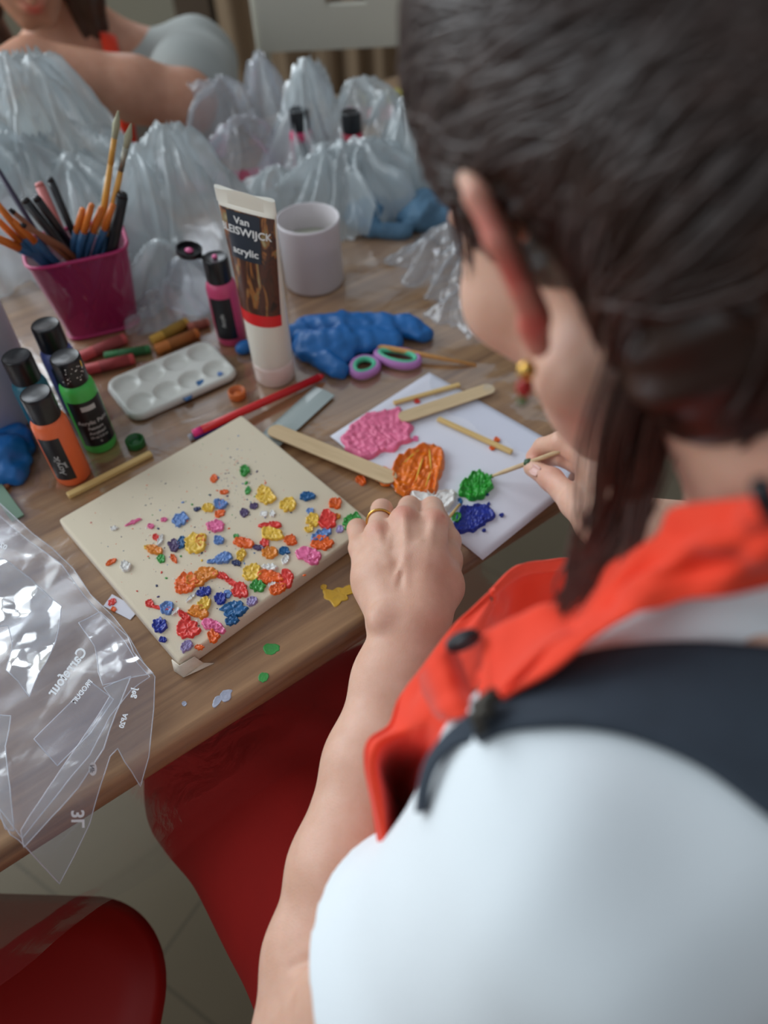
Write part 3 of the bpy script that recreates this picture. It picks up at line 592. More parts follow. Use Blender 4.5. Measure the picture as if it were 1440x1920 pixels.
for body, sz, cx, cz in (('Van', .0088, -.09, .1785), ('BLEISWIJCK', .0098, -.06, .1690), ('acrylic', .0095, -.07, .1505)):
    Vt, Ft = text_mesh(body, sz, bold=.00018)
    mb.add([tube_pt(cx + x / .037, cz + y, .0012) for x, y, _ in Vt], Ft)
mb.build('tube_lettering', mat('white_ink', (222, 222, 220), .5), pan)

# ------------------------------------------------------------ white pot
p = T(590, 528); pot = thing('paint_pot', 'open white plastic pot behind the tube', 'pot', (p[0], p[1], TZ))
m_pot = mat('pot_plastic', (204, 198, 200), .4, .02, sub=.15, subr=(.8, .7, .7), subs=.008)
mb = MB(); mb.lathe([(.030, .0005), (.034, .001), (.036, .004), (.0365, .078), (.0375, .080), (.0375, .0835), (.0362, .0842), (.0350, .083), (.0345, .06), (.0335, .012), (.01, .010)], 48); mb.build('pot_wall', m_pot, pot)
mb = MB(); mb.lathe([(.0344, .052), (.0340, .0535), (.02, .0530), (.004, .0525)], 40); mb.build('creamy_paint', mat('cream_paint', (206, 208, 190), .4, .04, 30), pot)
# ------------------------------------------------------------ white tub at the left edge
p = T(-34, 772); tub = thing('storage_tub', 'plain white tub at the left edge behind the bottles', 'tub', (p[0], p[1], TZ))
m_tub = mat('tub_plastic', (206, 206, 220), .45, .01)
mb = MB(); mb.lathe([(.058, .0005), (.0615, .002), (.063, .006), (.064, .126), (.0655, .128), (.0655, .134), (.060, .1345), (.02, .1345)], 56); mb.build('tub_wall', m_tub, tub)
mb = MB(); mb.lathe([(.067, .1285), (.068, .130), (.068, .138), (.066, .1395), (.05, .1385), (.01, .1385)], 56); mb.build('lid', m_tub, tub)

# ------------------------------------------------------------ paint palette with wells
pA, pB, pC_, pD = T(197, 712, TZ + .008), T(243, 792, TZ + .008), T(447, 700, TZ + .008), T(392, 632, TZ + .008)
c = (pA + pB + pC_ + pD) / 4; ux = ((pC_ - pB) + (pD - pA)) / 2; Lx = np.linalg.norm(ux); ang = math.atan2(ux[1], ux[0]); Ly = np.linalg.norm((pA - pB + pD - pC_) / 2)
pal = thing('paint_palette', 'white plastic paint palette with shallow wells and blue smears', 'palette', (c[0], c[1], TZ), (0, 0, ang))
nx, ny = 96, 52; V = []; idx = {}; rc = .016
wells = [(-.052 + .035 * i, s * .018) for i in range(4) for s in (-1, 1)]
for j in range(ny + 1):
    for i in range(nx + 1):
        x = (i / nx - .5) * Lx; y = (j / ny - .5) * Ly
        # squircle mapping of the grid to a rounded rectangle
        dx = abs(x) - (Lx / 2 - rc); dy = abs(y) - (Ly / 2 - rc)
        if dx > 0 and dy > 0:
            m_ = max(dx, dy); l = math.hypot(dx, dy); s_ = m_ / l; x = math.copysign(Lx / 2 - rc + dx * s_, x); y = math.copysign(Ly / 2 - rc + dy * s_, y)
            dd = rc - m_
        else: dd = min(Lx / 2 - abs(x), Ly / 2 - abs(y))
        z = .009
        if dd < .003: z = .009 - .006 * (1 - dd / .003) ** 2
        for wx, wy in wells:
            r = math.hypot(x - wx * Lx / .15, y - wy * Ly / .078)
            if r < .0148: z -= .0048 * (1 - (r / .0148) ** 4)
        V.append((x, y, z))
mesh_p = mesh('palette_tray', V, [(j * (nx + 1) + i, j * (nx + 1) + i + 1, (j + 1) * (nx + 1) + i + 1, (j + 1) * (nx + 1) + i) for j in range(ny) for i in range(nx)], mat('palette_plastic', (206, 206, 198), .35, .01), pal)
so = mesh_p.modifiers.new('t', 'SOLIDIFY'); so.thickness = .0012
for pts, c_ in (([(370, 716), (380, 712), (384, 718), (396, 716), (390, 724), (380, 728)], 'T'), ([(336, 742), (350, 738), (362, 742), (356, 750), (342, 748)], 'T'), ([(408, 700), (414, 698), (415, 704)], 'L')):
    k += 1; poly_dab('paint_smear', pts, TZ + .0058, .0012, PAINT[c_], pal, k, .3)

# ------------------------------------------------------------ scissors, pencil, ruler, brush
def ring_tube(cx, cy, rx, ry, rot, r, z, n=40, m=10, flat=1.3):
    pts = []; 
    for i in range(n):
        a = 2 * PI * i / n; x = rx * math.cos(a); y = ry * math.sin(a) * (1 + .15 * math.cos(a)); c, s = math.cos(rot), math.sin(rot); pts.append(Vector((cx + x * c - y * s, cy + x * s + y * c, z)))
    V = []; 
    for i in range(n):
        t = (pts[(i + 1) % n] - pts[i - 1]).normalized(); nrm = t.cross(Vector((0, 0, 1)))
        for k_ in range(m): a = 2 * PI * k_ / m; V.append(pts[i] + nrm * math.cos(a) * r + Vector((0, 0, 1)) * math.sin(a) * r * flat)
    return V, [(i * m + k_, i * m + (k_ + 1) % m, ((i + 1) % n) * m + (k_ + 1) % m, ((i + 1) % n) * m + k_) for i in range(n) for k_ in range(m)]
sc0 = T(700, 672); sci = thing('scissors', 'scissors with purple and mint green handles lying below the blue glove', 'scissors', (sc0[0], sc0[1], TZ))
m_pur = mat('purple_plastic', (178, 118, 182), .4); m_mint = mat('mint_rubber', (84, 190, 150), .5)
for (cx, cy), (rx, ry), ro in (((683, 690), (.0155, .0135), 1.0), ((745, 672), (.0245, .0125), -.42)):
    q = T(cx, cy, TZ + .005); V, Fc = ring_tube(q[0], q[1], rx, ry, ro, .0036, TZ + .006); mesh('finger_loop', V, Fc, m_pur, sci, True, True)
    V, Fc = ring_tube(q[0], q[1], rx - .0034, ry - .0034, ro, .0026, TZ + .008); mesh('loop_lining', V, Fc, m_mint, sci, True, True)
m_steel = mat('steel', (170, 172, 175), .25, .02, metal=1)
for (a, b) in (((690, 676), (560, 630)), ((722, 668), (566, 648))):
    A, B = T(*a, TZ + .004), T(*b, TZ + .003); d = B - A; nrm = np.array([-d[1], d[0], 0]) / np.linalg.norm(d); w = .005; mb = MB()
    V = [A + nrm * w, A - nrm * w, B - nrm * .0008, B + nrm * .0008]; mb.add([tuple(v + np.array([0, 0, .001])) for v in V] + [tuple(v - np.array([0, 0, .001])) for v in V], [(0, 1, 2, 3), (7, 6, 5, 4), (0, 4, 5, 1), (1, 5, 6, 2), (2, 6, 7, 3), (3, 7, 4, 0)]); mb.build('blade', m_steel, sci, False, True)

def rod(name, parts, label, cat, loc_px=None, group=None, n=16):
    """parts: list of (part_name, [points], [radii], material)"""
    p0 = np.array(parts[0][1][0]); t = thing(name, label, cat, tuple(p0), group=group)
    for pn, pts, rr, m, *fl in parts:
        V, Fc = tube(pts, rr, n, fl[0] if fl else 1.0); mesh(pn, V, Fc, m, t, True, True)
    return t
m_redp = mat('red_lacquer', (206, 26, 30), .3)
A, B = T(378, 806, TZ + .012), T(598, 708, TZ + .006); d = (B - A) / np.linalg.norm(B - A)
rod('red_pencil', [('barrel', [A, B], [.0042, .0042], m_redp), ('end_cap', [A - d * .009, A - d * .0002], [.0040, .0041], mat('magenta_plastic', (226, 40, 120), .4)), ('tip', [B, B + d * .006], [.0042, .0015], m_redp)], 'red pencil running behind the canvas corner towards the tube', 'pencil')
A, B = T(362, 818, TZ + .004), T(392, 806, TZ + .004); d = (B - A) / np.linalg.norm(B - A)
rod('blue_pencil', [('barrel', [A, B + d * .03], [.0035, .0035], mat('blue_lacquer', (40, 48, 150), .35)), ('end_cap', [A - d * .004, A], [.0036, .0036], mat('grey_end', (150, 150, 160), .4))], 'blue pencil end showing under the red pencil by the canvas', 'pencil')
# ruler, translucent grey with ticks
r0, r1, r2, r3 = T(518, 790, TZ + .003), T(562, 812, TZ + .003), T(632, 738, TZ + .003), T(590, 726, TZ + .003)
rul = thing('plastic_ruler', 'grey translucent ruler sticking out behind the craft stick', 'ruler', tuple(r0))
dirr = (r3 - r0) / np.linalg.norm(r3 - r0); wv = (r2 - r3); wv = wv - dirr * (wv @ dirr); wl = np.linalg.norm(wv); wv /= wl; Lr = np.linalg.norm(r3 - r0); st = r0 - dirr * .05
mb = MB(); 
def rp(a, b, z): return tuple(st + dirr * a + wv * b + np.array([0, 0, z]))
LL = Lr + .05
for b0, b1, za, zb in ((0, wl * .4, .0008, .0022), (wl * .4, wl * .6, .0022, .0022), (wl * .6, wl, .0022, .0008)):
    mb.add([rp(0, b0, za), rp(LL, b0, za), rp(LL, b1, zb), rp(0, b1, zb), rp(0, b0, 0), rp(LL, b0, 0), rp(LL, b1, 0), rp(0, b1, 0)], [(0, 3, 2, 1), (4, 5, 6, 7), (1, 2, 6, 5), (0, 4, 7, 3), (0, 1, 5, 4), (3, 7, 6, 2)])
mb.build('ruler_body', mat('ruler_plastic', (168, 180, 178), .25, .02), rul, False, True)
mb = MB()
for i in range(int(LL * 1000)):
    l = .005 if i % 10 == 0 else (.0035 if i % 5 == 0 else .002); a = i * .001
    mb.add([rp(a, .0005, .0011), rp(a + .00025, .0005, .0011), rp(a + .00025, .0005 + l, .0011 + l * .22), rp(a, .0005 + l, .0011 + l * .22)], [(0, 1, 2, 3)])
tag(mb.build('scale_marks', mat('dark_ink', (60, 66, 74), .6), rul, False, True), kind='stuff')
# long brush lying on the glove
m_hand = mat('varnished_wood', (206, 150, 88), .35, .08, 40, stretch=(4, 4, 4)); m_gold = mat('brass', (206, 160, 84), .3, .05, metal=.8)
A, B = T(470, 604, TZ + .016), T(893, 684, TZ + .006); d = (B - A) / np.linalg.norm(B - A)
L_ = np.linalg.norm(B - A); pt = lambda s: A + (B - A) * s
rod('long_brush', [('handle', [pt(.26), pt(.45), pt(.7), pt(1)], [.0030, .0036, .0030, .0018], m_hand), ('ferrule', [pt(.14), pt(.26)], [.0034, .0031], m_gold), ('bristles', [pt(0.02), pt(.06), pt(.14)], [.0008, .0032, .0033], mat('bristle', (176, 120, 60), .7))], 'long wooden brush lying across the blue glove and scissors', 'brush')

# pastels / crayons behind the palette
for i, (a, b, c_, lb, r) in enumerate((((150, 670), (236, 634), (196, 84, 84), 'salmon red crayon lying at the foot of the pink mesh cup', .0062), ((160, 694), (252, 672), (190, 70, 70), 'red crayon nearest the palette corner', .006), ((196, 668), (282, 654), (50, 120, 66), 'dark green crayon between the red ones', .0048),
                                      ((284, 640), (352, 604), (206, 160, 62), 'yellow crayon lying above the palette', .006), ((292, 656), (372, 624), (196, 116, 50), 'orange crayon just above the palette rim', .006), ((352, 614), (392, 604), (186, 108, 88), 'dull pink crayon beside the pink bottle', .005))):
    A, B = T(*a, TZ + r), T(*b, TZ + r); d = (B - A) / np.linalg.norm(B - A); m_c = mat('crayon_wax', c_, .6, .08, 60)
    rod('crayon', [('wax_stick', [A, A + d * .0012, B - d * .0012, B], [r * .8, r, r, r * .8], m_c), ('paper_wrap', [A + (B - A) * .3, A + (B - A) * .9], [r * 1.04, r * 1.04], mat('crayon_paper', tuple(int(x * .8) for x in c_), .8, .05))], lb, 'crayon')
# scrap under the canvas side with red paint
a = [T(194, 1136, TZ + .001), T(210, 1114, TZ + .001), T(262, 1142, TZ + .001), T(244, 1162, TZ + .001)]
scr = thing('paper_scrap', 'small white paper scrap with red paint tucked under the canvas side', 'paper', tuple(a[0]))
so = mesh('scrap', [tuple(v) for v in a], [(0, 3, 2, 1)], m_paper, scr, False, True); md = so.modifiers.new('t', 'SOLIDIFY'); md.thickness = .0003
k += 1; poly_dab('paint_spot', [(207, 1124), (212, 1121), (214, 1132), (209, 1136)], TZ + .0012, .0006, PAINT['R'], scr, k, .3); k += 1; poly_dab('paint_spot', [(211, 1138), (217, 1140), (216, 1146), (211, 1145)], TZ + .0012, .0006, PAINT['O'], scr, k, .3)

# ------------------------------------------------------------ pink mesh cup with brushes
rimL, rimR = T(47, 508, TZ + .102), T(243, 466, TZ + .102)
side = np.linalg.norm(rimR - rimL); ca = math.atan2((rimR - rimL)[1], (rimR - rimL)[0])
inw = np.array([-math.sin(ca), math.cos(ca), 0]); cc = (rimL + rimR) / 2 + inw * side * .36
cup = thing('mesh_pen_cup', 'pink wire mesh cup full of brushes and pens', 'cup', (cc[0], cc[1], TZ), (0, 0, ca))
m_mesh, t_, b_, N_, L_ = nt('pink_mesh'); b_.inputs['Base Color'].default_value = (*S2L((156, 30, 86)), 1); b_.inputs['Roughness'].default_value = .4
uv_ = N_('ShaderNodeUVMap'); mp_ = N_('ShaderNodeMapping'); mp_.inputs['Scale'].default_value = (200, 62, 1); mp_.inputs['Rotation'].default_value = (0, 0, 0); L_(uv_.outputs[0], mp_.inputs[0])
vo = N_('ShaderNodeTexVoronoi'); vo.inputs['Scale'].default_value = 1; vo.inputs['Randomness'].default_value = 0; L_(mp_.outputs[0], vo.inputs['Vector'])
lt = N_('ShaderNodeMath'); lt.operation = 'GREATER_THAN'; lt.inputs[1].default_value = .27; L_(vo.outputs['Distance'], lt.inputs[0])
L_(lt.outputs[0], b_.inputs['Alpha'])
def rsq(a, s, p=5.0):
    c, s_ = math.cos(a), math.sin(a); k_ = (abs(c) ** p + abs(s_) ** p) ** (-1 / p); return s * k_ * c, s * k_ * s_ * .72
n = 72; zs = [.003, .03, .06, .099]; V = []
for z in zs:
    s = side / 2 * (.74 + .25 * z / .1)
    for i in range(n): x, y = rsq(2 * PI * i / n, s); V.append((x, y, z))
wl_ = mesh('mesh_wall', V, [(j * n + i, j * n + (i + 1) % n, (j + 1) * n + (i + 1) % n, (j + 1) * n + i) for j in range(3) for i in range(n)], m_mesh, cup)
uvl = wl_.data.uv_layers.new(name='UVMap')
for p_ in wl_.data.polygons:
    for li in p_.loop_indices:
        vi = wl_.data.loops[li].vertex_index; u = (vi % n) / n
        if (p_.index % n) == n - 1 and vi % n == 0: u = 1.0
        uvl.data[li].uv = (u, zs[vi // n] / .1)
m_pink = mat('pink_wire', (176, 38, 98), .35)
for nm, z, f in (('rim_wire', .1, .99), ('base_ring', .003, .745)):
    pts = [Vector((*rsq(2 * PI * i / n, side / 2 * f), z)) for i in range(n)]; V = []
    for i in range(n):
        t = (pts[(i + 1) % n] - pts[i - 1]).normalized(); nr = t.cross(Vector((0, 0, 1)))
        for q in range(8): a = 2 * PI * q / 8; V.append(pts[i] + nr * math.cos(a) * .0022 + Vector((0, 0, 1)) * math.sin(a) * .0022)
    mesh(nm, V, [(i * 8 + q, i * 8 + (q + 1) % 8, ((i + 1) % n) * 8 + (q + 1) % 8, ((i + 1) % n) * 8 + q) for i in range(n) for q in range(8)], m_pink, cup)
mb = MB(); V = [(*rsq(2 * PI * i / n, side / 2 * .74), .0012) for i in range(n)]; mb.add(V, [tuple(range(n))]); mb.build('base_plate', m_pink, cup, False)

m_or = mat('orange_handle', (214, 116, 38), .35, .15, 60); m_am = mat('amber_handle', (216, 158, 72), .35, .12, 60); m_bl = mat('blue_grip', (34, 82, 122), .4); m_bk = mat('black_handle', (22, 22, 26), .35)
m_pk = mat('pink_handle', (206, 122, 118), .45); m_br = mat('brown_handle', (132, 78, 50), .5); m_vi = mat('dark_violet_handle', (44, 34, 60), .4); m_bris = mat('pale_bristle', (170, 168, 140), .8); m_fer = mat('steel_ferrule', (170, 166, 150), .3, metal=.8)
def in_cup(fx, fy): return np.array([cc[0] + math.cos(ca) * fx - math.sin(ca) * fy, cc[1] + math.sin(ca) * fx + math.cos(ca) * fy, TZ + .006])
def stick_in_cup(kind, tip_px, low_px, lb, r=.0032, zlow=.115, n=10):
    """passes through the rim opening at low_px and ends at tip_px; foot stays inside the cup"""
    q = T(low_px[0], low_px[1], TZ + zlow); loc = q - np.array([cc[0], cc[1], 0]); fx = loc[0] * math.cos(ca) + loc[1] * math.sin(ca); fy = -loc[0] * math.sin(ca) + loc[1] * math.cos(ca)
    hx, hy = side / 2 * .80, side / 2 * .56
    fx = max(-hx, min(hx, fx)); fy = max(-hy, min(hy, fy)); q = np.array([cc[0] + math.cos(ca) * fx - math.sin(ca) * fy, cc[1] + math.sin(ca) * fx + math.cos(ca) * fy, TZ + zlow])
    # the lean in the picture fixes the tip's ray; pick the tip depth that keeps the lean shallow
    best = None
    for tt in np.linspace(.6, 1.1, 60):
        tp = D(tip_px[0], tip_px[1], tt); v = tp - q
        if v[2] < .02: continue
        f = q - v / v[2] * (q[2] - TZ - .006); l = f - np.array([cc[0], cc[1], 0]); gx = l[0] * math.cos(ca) + l[1] * math.sin(ca); gy = -l[0] * math.sin(ca) + l[1] * math.cos(ca)
        ex = max(0, abs(gx) - side * .30); ey = max(0, abs(gy) - side * .20); sc = ex * 6 + ey * 6 + abs(np.linalg.norm(v[:2]) / v[2] - .35) * .02
        if best is None or sc < best[0]: best = (sc, tp, f, gx, gy)
    if best is None: return
    _, tp, f, gx, gy = best; gx = max(-side * .31, min(side * .31, gx)); gy = max(-side * .21, min(side * .21, gy)); foot = in_cup(gx, gy)
    Lp = np.linalg.norm(tp - q); pt = lambda s: q + (tp - q) * s
    if kind == 'orange': parts = [('blue_grip', [foot, q, pt(.30)], [r * .8, r * 1.15, r * 1.15], m_bl), ('handle', [pt(.30), pt(.65), pt(1)], [r * 1.05, r, r * .8], m_or)]
    elif kind == 'amber': parts = [('blue_grip', [foot, q], [r * .7, r], m_bl), ('handle', [q, pt(.35), pt(.6)], [r * 1.1, r, r * .8], m_am), ('ferrule', [pt(.6), pt(.8)], [r * .85, r * .8], m_fer if len(lb) % 2 else m_am), ('bristles', [pt(.8), pt(.9), pt(1)], [r * .8, r * 1.1, r * .2], m_bris)]
    else:
        m_ = dict(black=m_bk, pink=m_pk, brown=m_br, violet=m_vi)[kind]; parts = [('barrel', [foot, q, pt(.92)], [r, r, r], m_), ('end_plug', [pt(.92), pt(1)], [r, r * .75], m_bk if kind != 'pink' else m_pk)]
    t = thing('paintbrush' if kind in ('orange', 'amber') else 'pen', lb, 'brush' if kind in ('orange', 'amber') else 'pen', tuple(foot), group='brushes and pens in the pink mesh cup')
    for pn, pts, rr, m_ in parts: V, Fc = tube(pts, rr, n); mesh(pn, V, Fc, m_, t, True, True)
for kd, tip, low, lb, r in (('amber', (222, 208), (188, 440), 'tallest amber brush in the pink cup, bristles up', .0034), ('amber', (246, 232), (200, 440), 'amber brush with dark stain, second tallest in the pink cup', .0034),
                            ('orange', (155, 392), (140, 452), 'orange brush with blue grip left of the upright bunch in the pink cup', .0036), ('orange', (172, 384), (152, 455), 'orange brush with blue grip second in the upright bunch', .0036), ('orange', (190, 390), (168, 452), 'orange brush with blue grip in the middle of the upright bunch', .0036), ('orange', (212, 384), (190, 450), 'orange brush with blue grip right of the upright bunch, beside the black pen', .0036),
                            ('black', (230, 362), (222, 455), 'thick black pen upright at the right of the pink cup', .0062), ('black', (93, 333), (132, 425), 'slim black pen leaning left behind the pink pen', .0040), ('pink', (72, 342), (112, 430), 'dusty pink pen leaning left in the cup', .0052), ('black', (66, 368), (118, 440), 'black pen leaning left in front of the pink pen', .0045), ('black', (44, 372), (106, 450), 'black pen with light end, leftmost of the leaning black pens', .0050),
                            ('violet', (-8, 312), (60, 420), 'thin dark violet pen leaning far left out of the cup', .0030), ('orange', (-14, 372), (70, 478), 'orange brush leaning left, highest of the left fan', .0036), ('orange', (-18, 400), (62, 490), 'orange brush leaning left, second of the left fan', .0036), ('orange', (22, 412), (88, 505), 'short orange brush with blue grip at the front of the left fan', .0040), ('orange', (-20, 440), (50, 500), 'orange brush lying lowest in the left fan', .0042), ('brown', (18, 392), (104, 470), 'thin brown pen crossing the left fan', .0026), ('brown', (40, 420), (120, 480), 'brown pen lying low across the cup mouth', .0030)):
    stick_in_cup(kd, tip, low, lb, r)

# ============================================================ the woman painting
def skin_mat(name, c1, c2):
    m, t, b, N, L = nt(name); tc = N('ShaderNodeTexCoord'); nz = N('ShaderNodeTexNoise'); nz.inputs['Scale'].default_value = 45; nz.inputs['Detail'].default_value = 6; nz.inputs['Roughness'].default_value = .6; L(tc.outputs['Object'], nz.inputs['Vector'])
    mx = N('ShaderNodeMix'); mx.data_type = 'RGBA'; mx.inputs[6].default_value = (*S2L(c1), 1); mx.inputs[7].default_value = (*S2L(c2), 1); mr = N('ShaderNodeMapRange'); mr.inputs[1].default_value = .35; mr.inputs[2].default_value = .7; L(nz.outputs['Fac'], mr.inputs[0]); L(mr.outputs[0], mx.inputs[0])
    at = N('ShaderNodeAttribute'); at.attribute_name = 'flush'; m2 = N('ShaderNodeMix'); m2.data_type = 'RGBA'; m2.inputs[7].default_value = (*S2L((208, 96, 84)), 1); L(at.outputs['Fac'], m2.inputs[0]); L(mx.outputs[2], m2.inputs[6]); L(m2.outputs[2], b.inputs['Base Color'])
    b.inputs['Roughness'].default_value = .48; b.inputs['Specular IOR Level'].default_value = .4; b.inputs['Subsurface Weight'].default_value = .35; b.inputs['Subsurface Radius'].default_value = (1, .32, .16); b.inputs['Subsurface Scale'].default_value = .006
    vo = N('ShaderNodeTexVoronoi'); vo.inputs['Scale'].default_value = 900; L(tc.outputs['Object'], vo.inputs['Vector']); n3 = N('ShaderNodeTexNoise'); n3.inputs['Scale'].default_value = 260; n3.inputs['Detail'].default_value = 4; L(tc.outputs['Object'], n3.inputs['Vector'])
    ad = N('ShaderNodeMath'); L(vo.outputs['Distance'], ad.inputs[0]); L(n3.outputs['Fac'], ad.inputs[1]); bp = N('ShaderNodeBump'); bp.inputs['Strength'].default_value = .18; bp.inputs['Distance'].default_value = .0006; L(ad.outputs[0], bp.inputs['Height']); L(bp.outputs[0], b.inputs['Normal']); return m
m_skin = skin_mat('skin', (214, 168, 144), (226, 184, 162))
def flush(o, V, spots):
    a = o.data.attributes.new('flush', 'FLOAT', 'POINT'); w = np.zeros(len(V))
    for p, r, s in spots: w = np.maximum(w, s * np.exp(-((V - np.array(p)) ** 2).sum(1) / (r * r)))
    a.data.foreach_set('value', w)

# ---- head frame
yw, pt_, rl = map(math.radians, (25, 41, 5))
Fh = np.array([-math.sin(yw) * math.cos(pt_), math.cos(yw) * math.cos(pt_), -math.sin(pt_)]); Rt_ = np.cross(Fh, [0, 0, 1]); Rt_ /= np.linalg.norm(Rt_); Up_ = np.cross(Rt_, Fh)
Rh = math.cos(rl) * Rt_ + math.sin(rl) * Up_; Uh = -math.sin(rl) * Rt_ + math.cos(rl) * Up_
HO = D(950, 500, .272) + Rh * .078
RH = np.stack([Rh, Fh, Uh], 1)          # columns
def hd(x, y, z): return HO + RH @ np.array([x, y, z])
# ---- body joints
SL = D(1135, 1625, .300); AX = np.array([.82, .57, .0]); AX /= np.linalg.norm(AX); SR = SL + AX * .345
NB = (SL + SR) / 2 + np.array([.0, -.01, .045]); PEL = np.array([.315, -.005, .58])
NF = np.array([-.566, .824, 0])
WL = T(766, 1168, .795); EL = D(598, 1952, .462)
S = Sculpt()
# skull, face, jaw
S.ell(hd(0, -.004, .045), (.073, .094, .083), RH, .01).ell(hd(0, .045, -.005), (.060, .052, .070), RH, .02).ell(hd(0, .050, -.055), (.044, .044, .044), RH, .02)
for s in (-1, 1):
    S.cone(hd(s * .056, .016, -.048), hd(s * .018, .076, -.088), .018, .014, .02); S.ell(hd(s * .042, .066, -.012), (.022, .022, .02), RH, .02)
    S.ell(hd(s * .031, .104, .016), (.014, .012, .009), RH, .008, 's'); S.ell(hd(s * .031, .088, .014), (.0125, .0125, .0115), RH, .002)
    S.cone(hd(s * .040, .086, .032), hd(s * .015, .094, .032), .006, .006, .01)
S.cone(hd(0, .098, .020), hd(0, .110, -.020), .007, .009, .010).ell(hd(0, .094, -.046), (.022, .012, .006), RH, .006).ell(hd(0, .092, -.056), (.018, .012, .006), RH, .006).ell(hd(0, .080, -.086), (.018, .016, .014), RH, .012)
# neck
S.chain([hd(0, -.028, -.035), hd(0, -.045, -.085), NB + np.array([0, .0, -.02])], [.054, .052, .060], .03)
# ears: helix rim, bowl, lobe
for s in (-1, 1):
    ec = lambda a, b, c: hd(s * (.0725 + a), b, c)
    rim = [ec(.000, .006, .012), ec(.005, .004, .026), ec(.010, -.006, .031), ec(.016, -.016, .024), ec(.017, -.019, .008), ec(.012, -.014, -.010), ec(.006, -.006, -.022)]
    S.chain(rim, [.0028, .0034, .0038, .0040, .0038, .0034, .0040], .003)
    S.cone(ec(.004, -.002, .018), ec(.003, -.003, -.018), .0045, .0045, .006, wdir=(RH @ np.array([s * .62, -.78, 0])), w=2.2)
    S.cone(ec(.005, -.001, -.022), ec(.004, .002, -.030), .0058, .0048, .004)
# torso, arms
S.chain([NB, NB * .5 + PEL * .5 + NF * .0, PEL], [.070, .090, .11], .05, w=1.35, wdir=AX)
S.cone(SL, NB, .052, .058, .05).cone(SR, NB, .052, .058, .05)
mid = EL + (WL - EL) * .42
ldir = np.cross(WL - EL, [0, 0, 1]); ldir /= np.linalg.norm(ldir)
S.chain([SL, SL * .45 + EL * .55, EL], [.048, .040, .036], .02)
S.chain([EL, EL + (WL - EL) * .16 - np.array([0, 0, .002]), EL + (WL - EL) * .36, EL + (WL - EL) * .62, EL + (WL - EL) * .84, WL], [.0345, .0375, .0355, .0300, .0245, .0215], .012, w=1.18, wdir=ldir)
# left hand, back upward, fingers curled under on the canvas corner
KN = dict(pinky=T(677, 1026, .784), ring=T(709, 1000, .796), middle=T(758, 976, .801), index=T(812, 980, .798))
KR = dict(pinky=.0092, ring=.0102, middle=.0112, index=.0112)
Wl, Wr = T(738, 1160, .793), T(790, 1160, .795)
for kf, w0, r0 in (('pinky', Wl, .0175), ('ring', Wl, .019), ('middle', Wr, .019), ('index', Wr, .019)):
    mm = w0 * .5 + KN[kf] * .5 + np.array([0, 0, .0015]); S.chain([w0, mm, KN[kf] + np.array([0, 0, -.002])], [r0, .0155, KR[kf] + .0008], .008)
    S.ell(KN[kf] + np.array([0, -.001, .0006]), (KR[kf] * .98,) * 3, None, .004)
S.ell(T(745, 1085, .789), (.033, .036, .014), None, .012)
for a, b, c, d_, kf, fr in (((670, 992, .7705), (690, 1006, .7655), (704, 1030, .766), None, 'pinky', (.0086, .0078, .0070)), ((716, 956, .7760), (722, 975, .762), (730, 1010, .760), None, 'ring', (.0092, .0084, .0074)),
                         ((768, 951, .775), (772, 970, .757), (775, 1005, .756), None, 'middle', (.0096, .0086, .0076)), ((810, 952, .775), (822, 972, .757), (826, 996, .757), None, 'index', (.0094, .0084, .0074))):
    S.chain([KN[kf], T(*a), T(*b), T(*c)], [KR[kf], *fr], .003)
S.chain([T(802, 1145, .788), T(826, 1100, .784), T(836, 1050, .774), T(838, 1015, .764), T(833, 990, .759)], [.019, .0170, .0120, .0105, .0085], .008)
# tendons and veins on the back of the hand
for kf, w0 in (('pinky', T(742, 1130, .808)), ('ring', T(750, 1135, .8115)), ('middle', T(765, 1135, .8135)), ('index', T(785, 1135, .8125))):
    k1 = KN[kf] + np.array([0, -.004, KR[kf] + .0006]); S.chain([w0 - [0, 0, .002], w0 * .5 + k1 * .5 + np.array([0, 0, .0012]), k1 - [0, 0, .0022]], [.0012, .0019, .0020], .0045)
for vn in (((733, 1002, .8065), (728, 1030, .8095), (722, 1058, .809), (716, 1086, .8065)), ((790, 1015, .8135), (762, 1046, .8140), (746, 1076, .8130), (738, 1110, .8105)), ((702, 1058, .803), (706, 1090, .8040), (712, 1120, .8045))):
    S.chain([T(*q) for q in vn], [.0008, .0015, .0015, .0008][:len(vn)], .003)
S.ell(T(712, 1160, .808), (.008, .009, .006), None, .01)     # wrist bone
cr_pts = []
for q in ((546, 1812), (575, 1800), (610, 1775), (655, 1720), (698, 1655)):
    d_ = ray(*q); t_ = .30
    for _ in range(200):
        e_ = S.ev((CPOS + d_ * t_)[None])[0]
        if e_ < .0006: break
        t_ += min(max(e_, .0004), .01) * .7
    cr_pts.append(CPOS + d_ * t_)
for i in range(4): S.cone(cr_pts[i], cr_pts[i + 1], (.0006, .0014, .0018, .002, .002)[i], (.0006, .0014, .0018, .002, .002)[i + 1], .005, 's')
